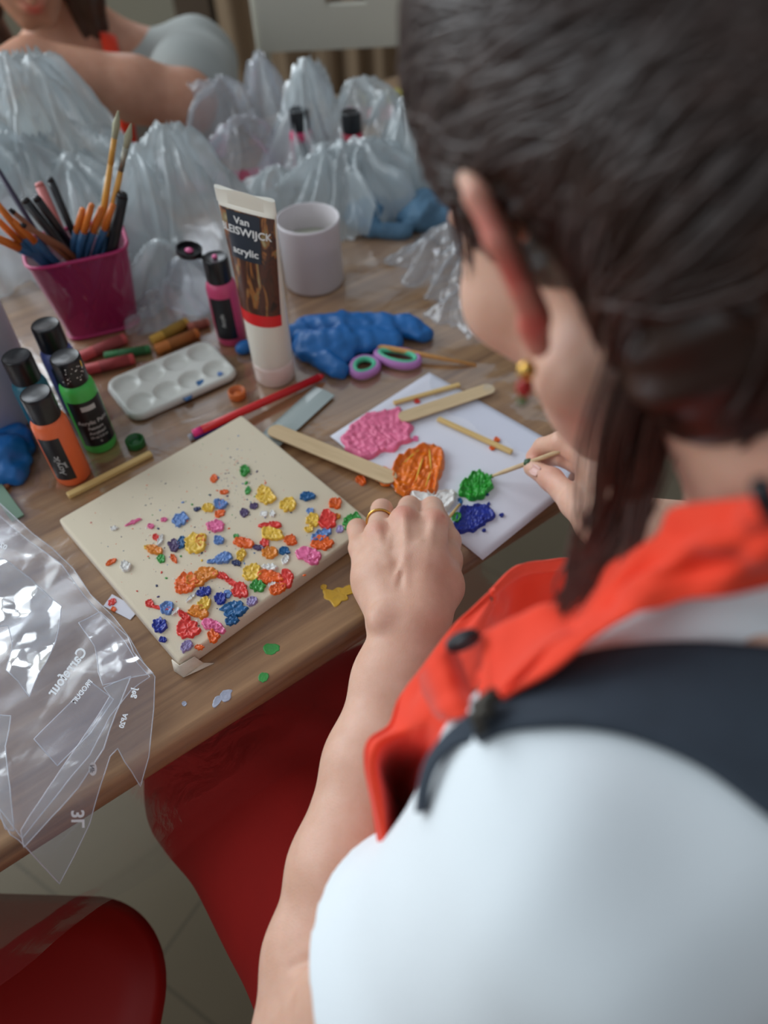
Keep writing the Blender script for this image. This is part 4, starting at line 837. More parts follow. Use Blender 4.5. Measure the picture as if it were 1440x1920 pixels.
# right arm and pinching hand
WR = T(1168, 985, .800)
dv = WR - SR; L0 = np.linalg.norm(dv); l1, l2 = .285, .245; aa = (l1 * l1 - l2 * l2 + L0 * L0) / (2 * L0); hh = math.sqrt(max(1e-4, l1 * l1 - aa * aa)); dn = dv / L0
side_v = np.cross(dn, NF); side_v = AX * .75 + np.array([0, 0, -.9]); side_v -= dn * (side_v @ dn); side_v /= np.linalg.norm(side_v); ER = SR + dn * aa + side_v * hh
S.chain([SR, SR * .45 + ER * .55, ER], [.048, .040, .034], .02); S.chain([ER, ER + (WR - ER) * .3, WR], [.034, .036, .0235], .012)
IM = T(1104, 858, .795); S.chain([WR, IM], [.0215, .0135], .01).chain([WR, T(1120, 884, .790)], [.0215, .0130], .01).chain([WR, T(1132, 910, .782)], [.0215, .0120], .01).chain([WR, T(1142, 935, .774)], [.0205, .0110], .01)
S.chain([IM, T(1052, 829, .797), T(1018, 838, .781), T(1000, 856, .7705)], [.0128, .0098, .0084, .0070], .003)
S.chain([T(1120, 884, .790), T(1062, 858, .780), T(1040, 856, .770), T(1012, 862, .764)], [.0128, .0094, .0084, .0072], .002)
S.chain([T(1132, 910, .782), T(1090, 886, .768), T(1082, 900, .757), T(1098, 922, .757)], [.0118, .0088, .0080, .0070], .002)
S.chain([T(1142, 935, .774), T(1108, 912, .760), T(1100, 925, .754), T(1114, 940, .755)], [.0105, .0078, .0072, .0064], .002)
S.chain([T(1160, 985, .797), T(1118, 984, .794), T(1078, 944, .788), T(1034, 899, .777), T(998, 877, .7705)], [.0200, .0160, .0118, .0098, .0080], .006)
S.cone(T(1125, 965, .790), T(1105, 900, .788), .010, .008, .010)
V, Q = surface_nets(S.ev, (-.16, -.2, .42), (.62, .62, 1.36), .0016)
V = polish(V, Q, 2, .5)
print('body verts', len(V))
root = thing('person', 'woman painting: dark pinned-up hair, white t-shirt, orange apron, thin wooden stick in right hand', 'person', (PEL[0], PEL[1], .45))
body = mesh_np('body', V, Q, m_skin, root)
flush(body, V, [(KN['middle'] + [0, 0, .01], .009, .42), (KN['index'] + [0.003, -.002, .01], .009, .35), (T(828, 970, .806), .0028, .85), (KN['ring'] + [0, -.004, .01], .008, .25), (hd(-.090, -.018, .012), .014, .75), (hd(-.088, -.018, -.004), .014, .9), (hd(-.082, -.008, -.022), .014, .95), (T(1003, 858, .776), .008, .35), (T(1040, 900, .78), .02, .2), (T(820, 1100, .79), .03, .12)])
# thumbnail of the right hand
def nail(c, u, v, w, l, parent):
    u = np.array(u) / np.linalg.norm(u); v = np.array(v) - u * (np.array(v) @ u); v /= np.linalg.norm(v); nrm = np.cross(u, v); P = []; F_ = []
    for i in range(7):
        for j in range(7):
            a = (i / 6 - .5) * 2; b = (j / 6 - .5) * 2; m_ = math.sqrt(max(0, 1 - .35 * b * b)) ; P.append(c + u * b * l / 2 + v * a * w / 2 * m_ + nrm * (-.0012 * a * a))
    F_ = [(i * 7 + j, i * 7 + j + 1, (i + 1) * 7 + j + 1, (i + 1) * 7 + j) for i in range(6) for j in range(6)]
    o = mesh('fingernail', P, F_, m_nail, parent, True, True); so = o.modifiers.new('t', 'SOLIDIFY'); so.thickness = .0005; so.offset = 0; return o
m_nail = mat('nail', (216, 168, 156), .3, .02)
tcam = CPOS - T(1004, 882, .779); tcam /= np.linalg.norm(tcam); un = T(998, 877, .7705) - T(1034, 899, .777)
nail(T(1003, 880, .7745) + tcam * .0070 + np.array([0, -.0015, 0]), un, np.cross(un, tcam), .0095, .0105, body)
# moles on the forearm
# ring on the left ring finger
m_goldr = mat('gold', (214, 170, 90), .22, .02, metal=1)
ra = T(716, 956, .7760) - KN['ring']; ra /= np.linalg.norm(ra); rcn = KN['ring'] * .52 + T(716, 956, .7760) * .48
u = np.cross(ra, [0, 0, 1.]); u /= np.linalg.norm(u); v = np.cross(ra, u); pts = [rcn + (u * math.cos(a) + v * math.sin(a)) * .0108 for a in np.linspace(0, 2 * PI, 41)]
V_, F_ = tube(pts, .0011, 8); rg = mesh('finger_ring', V_, F_, m_goldr, root, True, True); rg['label'] = 'thin gold ring on the left hand'
# earring
eo = hd(-.0815, .004, -.034); mb = MB()
dnv = np.array([0, 0, -1.])
mb.lathe([(.0005, 0), (.0030, -.0015), (.0036, -.004), (.0030, -.0065), (.001, -.008)], 16, 0, Matrix.Translation(eo)); mb.lathe([(.001, -.008), (.0028, -.0095), (.0034, -.0125), (.0024, -.015), (.0008, -.0162)], 16, 1, Matrix.Translation(eo)); mb.lathe([(.0008, -.016), (.0020, -.0175), (.0020, -.0195), (.0004, -.021)], 12, 2, Matrix.Translation(eo))
er = mb.build('earring', [m_goldr, mat('red_enamel', (168, 34, 30), .25), mat('green_enamel', (70, 104, 48), .25)], root, True, True)

# ---- t-shirt
m_shirt = mat('white_cotton', (236, 244, 248), .85, .02, 12, .25, 900, sheen=.1)
def off(a, b, s): return a + (b - a) * s
SH = Sculpt(); HC = off(SL, EL, .50) + np.array([.006, 0, -.014]); HX = (HC - SL) / np.linalg.norm(HC - SL)
SH.chain([SL, off(SL, HC, .5), HC, HC + HX * .05], [.064, .0645, .0675, .069], .03)
SH.chain([NB - [0, 0, .040], (NB + PEL) / 2 + np.array([0, 0, -.02]), PEL - [0, 0, .04]], [.092, .112, .130], .06, w=1.35, wdir=AX)
SH.cone(SL, NB - [0, 0, .03], .062, .064, .05).cone(SR, NB - [0, 0, .03], .062, .064, .05)
SH.chain([SR, off(SR, ER, .22)], [.062, .060], .03)
SH.cone(SL + NF * .015 + [0.05, 0, -.085], SR + NF * .015 + [-.05, 0, -.085], .065, .065, .05)
NK = hd(0, -.045, -.085); NKd = (NK - NB) / np.linalg.norm(NK - NB)
SH.cone(NB - [0, 0, .02], off(NB, NK, 1.0), .090, .072, .03)
_p1, _p2, _p3 = D(1150, 1168, .30), D(1440, 1132, .25), NB + np.array([.07, .07, .015])
CN = np.cross(_p2 - _p1, _p3 - _p1); CN /= np.linalg.norm(CN); CN = CN if CN[2] > 0 else -CN
def shirt_fn(P):
    d = SH.ev(P)
    f = .0085 * vnoise(np.stack([(P @ AX) * 19 + 3, (P @ NF) * 9, P[:, 2] * 9], -1), 3) + .0028 * np.sin((P @ np.array([.3, -.6, .75])) * 70 + 5 * vnoise(P * 9, 8)) * np.clip(vnoise(P * 7, 9) + .3, 0, 1)
    d = d + f
    nk = np.linalg.norm((P - NB) - np.outer((P - NB) @ NKd, NKd), axis=1); dn_ = (P - _p1) @ CN - .004
    d = np.where(nk < .125, np.maximum(d, np.where(dn_ > -.06, dn_, d)), d)
    X = P - HC; x = X @ HX; inn = np.linalg.norm(X - np.outer(x, HX), axis=1) + f
    near = (inn < .085) & (x > -.055); d = np.where(near, np.maximum(d, x), d)
    return np.where(near, np.maximum(d, np.minimum(inn - .0625, x + .05) * -1 if False else -np.maximum(inn - .0625, -(x + .05))), d)
V, Q = surface_nets(shirt_fn, (-.2, -.26, .42), (.66, .55, 1.18), .0032); V = polish(V, Q, 2)
shirt = mesh_np('t_shirt', V, Q, m_shirt, root)
print('shirt', len(V))
both = lambda P: np.minimum(shirt_fn(P), S.ev(P))
if DBG:
    for q in [(x, y) for y in (950, 1050, 1140, 1200, 1300, 1400, 1500, 1600) for x in (700, 800, 880, 950, 1050, 1200, 1400)]:
        h_ = None
        d = ray(*q); t = .12
        for _ in range(160):
            e = both((CPOS + d * t)[None])[0]
            if e < .001: h_ = t; break
            t += min(e,.02) * .7
            if t > 1: break
        print(q, h_)

# ---- trace a pixel onto a sculpted surface (used to lay straps on the cloth)
def hit(fn, px, py, t0=.12, lift=.002):
    d = ray(px, py); n_ = np.linalg.norm(d); t = t0
    for _ in range(160):
        e = fn((CPOS + d * t)[None])[0]
        if e < .0008: break
        t += max(min(e, .015), .0006) / n_ * .8
        if t > 1.2: return None
    return CPOS + d * t - d / n_ * lift
def sheet_mesh(name, rails, nu, nv, m, parent, thick=.0012, fold=0.0, ff=3.0, seed=0, smooth_rails=True):
    """cloth strip lofted between rails (lists of 3-D points)"""
    R = [spline(r, nu) if smooth_rails else np.array(r) for r in rails]; R = np.array(R)   # k, nu, 3
    G = np.array([spline(R[:, i], nv) for i in range(nu)])     # nu, nv, 3
    du = np.gradient(G, axis=0); dv_ = np.gradient(G, axis=1); nr = np.cross(du, dv_); nr /= np.linalg.norm(nr, axis=2, keepdims=True) + 1e-9
    if fold: G = G + nr * (fold * vnoise(np.stack([np.repeat(np.linspace(0, ff, nu)[:, None], nv, 1), np.repeat(np.linspace(0, ff * .6, nv)[None], nu, 0), np.zeros((nu, nv)) + seed], -1), seed))[..., None]
    V = G.reshape(-1, 3); Fc = [(i * nv + j, i * nv + j + 1, (i + 1) * nv + j + 1, (i + 1) * nv + j) for i in range(nu - 1) for j in range(nv - 1)]
    o = mesh(name, V, Fc, m, parent, True, True); so = o.modifiers.new('t', 'SOLIDIFY'); so.thickness = thick; so.offset = 0; return o
# overalls strap over the left shoulder
m_denim = mat('charcoal_denim', (50, 60, 72), .8, .12, 60, .4, 1200)
hs = lambda x, y, l=.003: hit(shirt_fn, x, y, lift=l)
ups = [(1480, 1218), (1440, 1212), (1320, 1206), (1200, 1212), (1100, 1228), (1000, 1262), (930, 1300), (880, 1345)]
los = [(1480, 1556), (1440, 1530), (1320, 1440), (1200, 1385), (1100, 1362), (1000, 1362), (940, 1372), (896, 1392)]
mids = [((a[0] + b[0]) / 2, (a[1] + b[1]) / 2 - (14 if i < 5 else 4)) for i, (a, b) in enumerate(zip(ups, los))]
rl_ = [[(lambda h_: D(q[0], q[1], .288) if h_ is None else h_)(hs(*q)) for q in r] for r in (ups, mids, los)]
if all(p is not None for r in rl_ for p in r): sheet_mesh('overalls_strap', rl_, 60, 14, m_denim, root, .0030)
# small loops that join the overalls strap to its bib
def DP(L): return [D(*q) for q in L]
sheet_mesh('overalls_bib_edge', [DP([(884, 1335, .286), (835, 1378, .290), (803, 1420, .293), (788, 1470, .295), (782, 1524, .298)]), DP([(898, 1394, .279), (856, 1398, .283), (820, 1432, .286), (803, 1475, .287), (796, 1522, .289)])], 30, 6, m_denim, root, .002)

# ---- apron
m_apron = mat('orange_apron_cloth', (244, 60, 22), .8, .05, 25, .25, 1300, sheen=.15)
L1 = DP([(918, 1113, .43), (885, 1145, .418), (851, 1178, .408), (790, 1261, .392), (751, 1311, .385), (732, 1361, .380), (694, 1389, .372), (687, 1433, .372), (701, 1511, .375), (723, 1625, .380), (770, 1740, .385)])
Lb = DP([(920, 1122, .427), (892, 1160, .412), (862, 1196, .399), (810, 1268, .378), (772, 1322, .370), (754, 1368, .368), (716, 1398, .366), (704, 1438, .366), (716, 1511, .368), (737, 1625, .374), (780, 1740, .38)])
L2 = DP([(921, 1135, .425), (898, 1175, .405), (872, 1215, .388), (830, 1280, .362), (800, 1335, .354), (778, 1378, .366), (745, 1425, .415), (738, 1470, .450), (748, 1530, .460), (756, 1625, .45), (800, 1740, .45)])
L2b = DP([(922, 1155, .422), (906, 1195, .400), (888, 1238, .378), (856, 1298, .354), (828, 1356, .346), (804, 1402, .372), (775, 1445, .425), (765, 1495, .455), (768, 1560, .455), (770, 1630, .44), (806, 1740, .44)])
L3 = DP([(923, 1175, .420), (915, 1215, .396), (902, 1262, .370), (880, 1310, .350), (852, 1372, .335), (825, 1410, .340), (802, 1455, .350), (790, 1510, .355), (782, 1575, .36), (772, 1640, .36), (812, 1740, .36)])
sheet_mesh('apron_bib_side', [L1, Lb, L2, L2b, L3], 130, 44, m_apron, root, .0012, .0012, 9, 4)
# rolled hem along the bib's free side
hem_p = [p * 1.0 for p in spline(L1, 60)]; V_, F_ = tube(hem_p, .0013, 7); mesh('apron_hem', V_, F_, m_apron, root, True, True)
sheet_mesh('apron_bib_front', [DP([(918, 1112, .432), (968, 1063, .455), (1030, 1052, .475), (1101, 1047, .490), (1220, 1050, .500), (1400, 1060, .50)]), DP([(916, 1150, .430), (950, 1150, .470), (1010, 1155, .490), (1101, 1160, .505), (1220, 1160, .51), (1400, 1160, .51)]),
                               DP([(915, 1215, .405), (930, 1260, .440), (1000, 1290, .460), (1101, 1300, .47), (1220, 1300, .47), (1400, 1300, .47)])], 80, 24, m_apron, root, .0012, .003, 8, 6)
sheet_mesh('apron_top_hem', [DP([(920, 1108, .429), (969, 1061, .451), (1030, 1050, .470), (1101, 1045, .485), (1220, 1048, .495)]), DP([(921, 1118, .428), (975, 1082, .451), (1032, 1073, .470), (1101, 1070, .486), (1220, 1074, .496)])], 60, 6, m_apron, root, .0022, .0006, 12, 3)
# neck strap with long pleats
U_ = [(1500, 895, .212), (1440, 922, .222), (1370, 945, .238), (1300, 962, .254), (1248, 984, .268), (1190, 1032, .284), (1130, 1086, .298), (1060, 1138, .312), (980, 1195, .316), (898, 1268, .312)]
M1_ = [(1500, 960, .204), (1440, 982, .214), (1370, 1000, .230), (1300, 1012, .240), (1230, 1038, .262), (1172, 1078, .275), (1112, 1126, .286), (1046, 1172, .298), (978, 1222, .304), (900, 1295, .300)]
M2_ = [(1500, 1030, .214), (1440, 1045, .224), (1370, 1060, .234), (1300, 1070, .250), (1220, 1088, .256), (1160, 1125, .276), (1100, 1168, .276), (1030, 1215, .292), (970, 1258, .292), (902, 1322, .296)]
W_ = [(1500, 1078, .232), (1440, 1092, .238), (1370, 1108, .242), (1300, 1122, .250), (1220, 1140, .258), (1150, 1172, .264), (1090, 1212, .268), (1010, 1264, .272), (950, 1306, .276), (902, 1346, .282)]
sheet_mesh('apron_neck_strap', [DP(r) for r in (U_, M1_, M2_, W_)], 140, 36, m_apron, root, .0016, .0042, 8, 12)
sheet_mesh('apron_strap_end', [DP([(908, 1188, .322), (958, 1160, .316), (1035, 1136, .306), (1104, 1152, .296)]), DP([(906, 1262, .306), (958, 1222, .302), (1035, 1178, .296), (1106, 1166, .290)]), DP([(904, 1336, .282), (958, 1284, .280), (1035, 1216, .280), (1108, 1180, .284)])], 50, 16, m_apron, root, .002, .0012, 5, 21)
sheet_mesh('apron_strap_loop', [DP([(852, 1208, .330), (868, 1256, .322), (884, 1296, .312), (904, 1330, .300)]), DP([(828, 1228, .318), (842, 1270, .308), (856, 1310, .300), (872, 1342, .292)]), DP([(800, 1248, .322), (812, 1290, .314), (826, 1326, .306), (842, 1350, .298)]), DP([(786, 1266, .345), (796, 1300, .340), (812, 1330, .332), (828, 1350, .322)])], 40, 20, m_apron, root, .002, .0008, 4, 2)
# stitches, black slider buckle, dungaree hook
mb = MB()
for i in range(11):
    a = D(914 + i * .2, 1200 + i * 12.2, .318 - i * .0034) - ray(914, 1260) * .0035; mb.tube([a, a + (D(914, 1208, .3) - D(914, 1200, .3)) * .75], .00035, 5)
mb.build('stitching', mat('pale_thread', (240, 120, 84), .8), root, True, True)
V_, F_ = tube([D(868 + 27 * math.cos(a) * .92 + 5 * math.sin(a), 1201 - 27 * math.cos(a) * .42 + 9 * math.sin(a), .318) for a in np.linspace(0, 2 * PI, 33)], .0019, 8); bk = mesh('slider_buckle', V_, F_, mat('black_metal', (42, 42, 46), .35), root, True, True)
V_, F_ = tube([D(846, 1212, .317), D(892, 1190, .315)], .0022, 8); mesh('buckle_bar', V_, F_, bk.data.materials[0], bk, True, True)
mb = MB(); 
for a, b, r in (((890, 1332, .274), (932, 1300, .272), .0032), ((884, 1350, .272), (925, 1325, .270), .0026), ((905, 1345, .270), (900, 1372, .268), .0012)): mb.tube([D(*a), D(*b)], r, 8)
mb.tube([D(900 + 9 * math.cos(a), 1366 + 13 * math.sin(a), .267) for a in np.linspace(0, 2 * PI, 20)], .0007, 6); mb.build('overalls_hook', mat('dark_brass', (70, 66, 60), .35, metal=.7), root, True, True)
# strap slider seen at the neck on the right
mb = MB(); mb.tube([D(1424, 905, .205), D(1436, 940, .208), D(1450, 968, .212)], .0028, 8); mb.build('neck_slider', m_black, root, True, True)

# apron skirt over the lap, trousers and shoes below
SKT = Sculpt(); HL = np.array([.20, -.07, .56]); KL = np.array([-.160, .318, .52]); KRr = np.array([.20, .285, .52]); HR = HL + np.array([.17, .11, 0])
SKT.chain([HL, off(HL, KL, .5), KL], [.145, .122, .088], .04).chain([HR, off(HR, KRr, .5), KRr], [.130, .115, .095], .04).cone(off(HL, KL, .55), off(HR, KRr, .55), .09, .09, .05).cone(KL - [0, 0, .02], KRr - [0, 0, .02], .075, .075, .05).cone(np.array([-.09, .33, .52]), np.array([-.01, .39, .50]), .085, .075, .04)
def skirt_fn(P):
    d = SKT.ev(P) + .006 * vnoise(P * np.array([10, 10, 6]), 4) + .003 * np.sin((P @ np.array([.7, .7, 0])) * 60 + 4 * vnoise(P * 8, 5))
    e = SKT.ev(P + np.array([0, 0, .012])) + .007
    return np.maximum(np.maximum(d, .470 - P[:, 2]), np.minimum(-e, 9))
V, Q = surface_nets(lambda P: np.maximum(SKT.ev(P) + .006 * vnoise(P * np.array([10, 10, 6]), 4) + .002 * np.sin((P @ np.array([.7, .7, 0])) * 60 + 4 * vnoise(P * 8, 5)), .472 - P[:, 2]), (-.25, -.3, .44), (.62, .6, .76), .005); V = polish(V, Q, 2)
m_apron_shaded = mat('shaded_apron_cloth', (168, 20, 12), .85, .06, 25, .2, 900)  # apron orange darkened to deep red: lap shade put into the colour
mesh_np('apron_skirt', V, Q, m_apron_shaded, root)
TR = Sculpt()
for k0, fx in ((KL, -.02), (KRr, .02)):
    TR.chain([k0 - [0, 0, .06], k0 + [-.02 + fx, .02, -.25], k0 + [-.02 + fx, .03, -.44]], [.062, .052, .046], .02)
V, Q = surface_nets(TR.ev, (-.3, .1, .03), (.4, .6, .5), .006); mesh_np('trousers', V, Q, m_denim, root)
SHO = Sculpt()
for k0, fx in ((KL, -.02), (KRr, .02)):
    f0 = k0 + [-.02 + fx, .03, 0]; f0 = np.array([f0[0], f0[1], .045]); SHO.cone(f0, f0 + NF * .14 + [0, 0, -.012], .042, .032, .01)
V, Q = surface_nets(lambda P: np.maximum(SHO.ev(P), .002 - P[:, 2]), (-.35, .1, -.01), (.4, .75, .12), .005); mesh_np('shoes', V, Q, mat('white_shoe', (200, 200, 198), .6), root)

# ---- hair
m_hair, t_, b_, N_, L_ = nt('dark_hair')
b_.inputs['Roughness'].default_value = .38; b_.inputs['Specular IOR Level'].default_value = .42
tc_ = N_('ShaderNodeTexCoord'); nz_ = N_('ShaderNodeTexNoise'); nz_.inputs['Scale'].default_value = 38; nz_.inputs['Detail'].default_value = 4; L_(tc_.outputs['Object'], nz_.inputs['Vector'])
mx_ = N_('ShaderNodeMix'); mx_.data_type = 'RGBA'; mx_.inputs[6].default_value = (*S2L((14, 9, 8)), 1); mx_.inputs[7].default_value = (*S2L((64, 38, 27)), 1); L_(nz_.outputs['Fac'], mx_.inputs[0]); L_(mx_.outputs[2], b_.inputs['Base Color'])
m_lock = mat('lock_hair', (74, 44, 34), .4, .25, 60, spec=.5)
HS = Sculpt()
HS.ell(hd(0, -.012, .048), (.0830, .1020, .0930), RH, .012).ell(hd(0, -.055, -.002), (.0760, .0600, .0640), RH, .02).ell(hd(.004, -.098, .004), (.050, .034, .060), RH, .02)
HS.ell(hd(.006, -.078, -.036), (.060, .050, .052), RH, .02).ell(hd(0, -.046, -.046), (.074, .056, .058), RH, .02)
HS.ell(hd(0, .120, -.045), (.100, .078, .100), RH, .006, 's')
for s in (-1, 1): HS.ell(hd(s * .088, .004, .0), (.024, .022, .034), RH, .004, 's'); HS.ell(hd(s * .080, .050, -.035), (.030, .050, .045), RH, .006, 's')
def hair_fn(P):
    X = (P - HO) @ RH; a = np.arctan2(X[:, 0], X[:, 2] - .01)
    return HS.ev(P) + .0010 * np.sin(a * 46 + 3 * vnoise(P * 26, 2)) + .0018 * vnoise(np.stack([a * 7, X[:, 1] * 9, X[:, 2] * 4], -1), 6)
V, Q = surface_nets(hair_fn, HO - .22, HO + .22, .0028); V = polish(V, Q, 1)
hair = mesh_np('hair', V, Q, m_hair, root)
def proj(P):
    for _ in range(4):
        d = HS.ev(P); e = .002; g = np.stack([HS.ev(P + [e, 0, 0]) - d, HS.ev(P + [0, e, 0]) - d, HS.ev(P + [0, 0, e]) - d], -1) / e
        g /= np.linalg.norm(g, axis=1, keepdims=True) + 1e-9; P = P - g * np.clip(d, -.03, .03)[:, None]
    return P, g
rs = np.random.RandomState(11); ns = 900; npt = 18; starts = []
for i in range(ns):
    q = rs.rand(); s = 1 if rs.rand() < .35 else -1
    if q < .45: a = rs.uniform(-1.35, 1.35); st = (math.sin(a) * .083, .050 + .02 * math.cos(a), .048 + math.cos(a) * .088)          # hairline arc over the forehead
    elif q < .62: st = (s * .082, rs.uniform(.0, .045), rs.uniform(.035, .06))        # above the ear
    elif q < .80: st = (s * rs.uniform(.064, .078), rs.uniform(-.045, -.018), rs.uniform(-.045, .03))      # behind the ear
    elif q < .92: st = (rs.uniform(-.06, .06), rs.uniform(-.08, -.045), -.065)       # nape
    else: st = (rs.uniform(-.06, .03), rs.uniform(-.04, .06), .14)
    starts.append(st)
starts = np.array(starts); en = np.array([.004, -.122, .012]) + rs.normal(size=(ns, 3)) * [.016, .006, .022]
tt = np.linspace(0, 1, npt)
Pl = starts[:, None] * (1 - tt[None, :, None]) + en[:, None] * tt[None, :, None]
Pl += (np.sin(tt * PI) ** 1)[None, :, None] * np.array([0, 0, .012]) + rs.normal(size=(ns, 1, 3)) * .003
Pw = HO + Pl.reshape(-1, 3) @ RH.T; Pw, g = proj(Pw); 
Pw += g * (rs.uniform(.0002, .0024, size=(ns, 1)) * np.ones((1, npt))).reshape(-1, 1); Pw = Pw.reshape(ns, npt, 3)
mb = MB()
for i in range(ns):
    r = rs.uniform(.0006, .0016); mb.tube(Pw[i], [r * .3] + [r] * (npt - 2) + [r * .5], 5)
mb.build('hair_strands', m_hair, hair, True, True)
# loose lock falling beside the neck, and wisps at the temple
mb = MB()
for i in range(150):
    u = rs.uniform(-1, 1) ** 3 * .5 + rs.uniform(-1, 1) * .75; w = rs.uniform(-1, 1); q = rs.rand()
    if q < .8:
        wv_ = 1.0; p0 = (1222 + 70 * u, 690 + 25 * u, .266 + .012 * w)
        pts = [p0, (1186 + 84 * u, 820, .280 + .012 * w), (1166 + 72 * u + rs.normal() * 7, 940, .292 + .008 * w), (1120 + 42 * u + rs.normal() * 9, 1040, .296), (1082 + 22 * u + rs.normal() * 9, 1100 + rs.normal() * 10, .296), (1056 + 14 * u + rs.normal() * 8, 1138 + rs.normal() * 14, .296)]
    else: pts = [(1230 + 40 * u, 740, .27), (1215 + 36 * u, 860, .28), (1200 + 26 * u + rs.normal() * 5, 960, .285), (1182 + 18 * u, 1040, .285), (1168 + 12 * u, 1095 + rs.normal() * 12, .283)]
    pts = spline([D(*p) for p in pts], 20); r = rs.uniform(.00025, .0007); mb.tube(pts, [r] * 14 + [r * .9, r * .8, r * .65, r * .5, r * .35, r * .15], 5)
mb.build('loose_lock', m_lock, hair, True, True); mb = MB()
for i in range(16):
    u = rs.uniform(-1, 1); pts = [(860 + 22 * u, 350 + rs.uniform(-20, 10), .285 + .006 * u), (866 + 20 * u, 410, .292), (874 + 15 * u, 470, .297), (882 + 9 * u + rs.normal() * 4, 510 + rs.normal() * 14, .300)]
    pts = spline([D(*p) for p in pts], 12); r = rs.uniform(.0003, .0007); mb.tube(pts, [r] * 8 + [r * .8, r * .6, r * .4, r * .2], 5)
mb.build('temple_wisps', m_lock, hair, True, True)

# ---- stick held in the right hand, small stick in the left
A = T(914, 896, PZ + .004); B = T(982, 871, .7712); dd = (B - A) / np.linalg.norm(B - A); Lt = .1
wst = rod('wooden_pick', [('shaft', [A, A + dd * .02, A + dd * Lt], [.0009, .0021, .0021], m_stick), ('paint_smudge', [A + dd * .041, A + dd * .044, A + dd * .048, A + dd * .050], [.0012, .0042, .0036, .001], mat('dried_green', (52, 84, 50), .5, .3, 200)), ('paint_tip', [A - dd * .001, A + dd * .006], [.0016, .0020], PAINT['G'])], 'thin wooden pick pinched in the right hand, tip in green paint', 'stick')
A = T(864, 943, PZ + .004); B = T(836, 978, .760); dd = (B - A) / np.linalg.norm(B - A)
rod('wooden_pick', [('shaft', [A, A + dd * .05], [.0012, .0014], m_match), ('paint_tip', [A - dd * .003, A + dd * .003], [.0012, .0020], PAINT['T'])], 'short wooden pick held under the left hand, dark paint on its tip', 'stick')

# ------------------------------------------------------------ red chairs
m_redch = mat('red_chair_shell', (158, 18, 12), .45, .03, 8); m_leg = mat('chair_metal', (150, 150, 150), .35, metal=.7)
def red_chair(loc, rz, label):
    t = thing('red_chair', label, 'chair', loc, (0, 0, rz))
    def shell(name, w, d, rc, th, M, dish):
        n = 40; V = []
        for j in range(n + 1):
            for i in range(n + 1):
                x = (i / n - .5) * w; y = (j / n - .5) * d; dx = abs(x) - (w / 2 - rc); dy = abs(y) - (d / 2 - rc)
                if dx > 0 and dy > 0:
                    m_ = max(dx, dy); l = math.hypot(dx, dy); x = math.copysign(w / 2 - rc + dx * m_ / l, x); y = math.copysign(d / 2 - rc + dy * m_ / l, y)
                e = max(abs(i / n - .5), abs(j / n - .5)) * 2
                z = dish * ((2 * x / w) ** 2 + (2 * y / d) ** 2) * .5 - (.012 * max(0, e - .86) / .14) ** 1.0
                V.append(tuple(M @ Vector((x, y, z))))
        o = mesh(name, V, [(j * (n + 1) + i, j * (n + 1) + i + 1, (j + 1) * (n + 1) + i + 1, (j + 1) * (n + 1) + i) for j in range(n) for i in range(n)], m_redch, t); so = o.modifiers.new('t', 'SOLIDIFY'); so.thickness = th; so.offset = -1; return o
    shell('seat', .42, .42, .09, .014, Matrix.Translation((0, 0, .452)), .010)
    shell('backrest', .42, .30, .08, .010, Matrix.Translation((0, -.235, .66)) @ Matrix.Rotation(math.radians(100), 4, 'X'), .03)
    for s in (-1, 1):
        mb = MB(); mb.tube([(s * .16, -.20, .43), (s * .165, -.235, .50), (s * .165, -.245, .62)], .009, 10); mb.build('back_bracket', m_leg, t)
        for f in (-1, 1): mb = MB(); mb.tube([(s * .10, f * .10, .436), (s * .10, f * .10, .0)], [.012, .011], 12); mb.build('leg', m_leg, t)
    return t
cr = T(334, 1694, .45); ux_ = T(180, 1688, .45) - T(300, 1692, .45); ux_ /= np.linalg.norm(ux_); uy_ = np.array([-ux_[1], ux_[0], 0]); uy_ = uy_ if (T(330, 1900, .45) - cr) @ uy_ > 0 else -uy_
ctr = cr + ux_ * .205 + uy_ * .205; fy = -uy_
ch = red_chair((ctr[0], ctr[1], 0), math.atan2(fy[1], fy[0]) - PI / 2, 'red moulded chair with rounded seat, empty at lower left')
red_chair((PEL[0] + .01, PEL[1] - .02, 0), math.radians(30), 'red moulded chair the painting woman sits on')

# ------------------------------------------------------------ white chair across the table
pb = T(490, 97, .80)
y0 = 1.62
def atY(px, py, y): d = ray(px, py); return CPOS + d * (y / d[1])
a0, a1 = atY(492, 96, y0), atY(800, 90, y0); zb = a0[2]; ht = .20
s0 = atY(610, 8, y0); s1 = atY(686, 8, y0)
wch = thing('white_chair', 'white chair with slotted flat backrest across the table', 'chair', ((a0[0] + a1[0]) / 2, y0, 0))
m_wch = mat('cream_lacquer', (198, 196, 184), .5, .01)
mb = MB(); cx_ = (a0[0] + a1[0]) / 2; hw = (a1[0] - a0[0]) / 2; sl, sr_, sb, stp = s0[0] - cx_, s1[0] - cx_, s0[2], s0[2] + .035
yy0, yy1 = -.010, .010
for x0, x1, z0, z1 in ((-hw, sl, zb, zb + ht), (sr_, hw, zb, zb + ht), (sl, sr_, zb, sb), (sl, sr_, stp, zb + ht)): mb.box(x0, x1, yy0, yy1, z0, z1)
mb.build('backrest', m_wch, wch, smooth=False)
for s in (-1, 1):
    mb = MB(); mb.box(s * hw - .012, s * hw + .012, .0105, .034, 0, zb + ht - .01, bev=.003); mb.build('rear_post', m_wch, wch, False)
    mb = MB(); mb.box(s * hw - .014, s * hw + .014, -.388, -.36, 0, .43, bev=.003); mb.build('leg', m_wch, wch, False)
mb = MB(); mb.box(-hw - .015, hw + .015, -.40, .0, .432, .455, bev=.006); mb.build('seat', m_wch, wch, False)

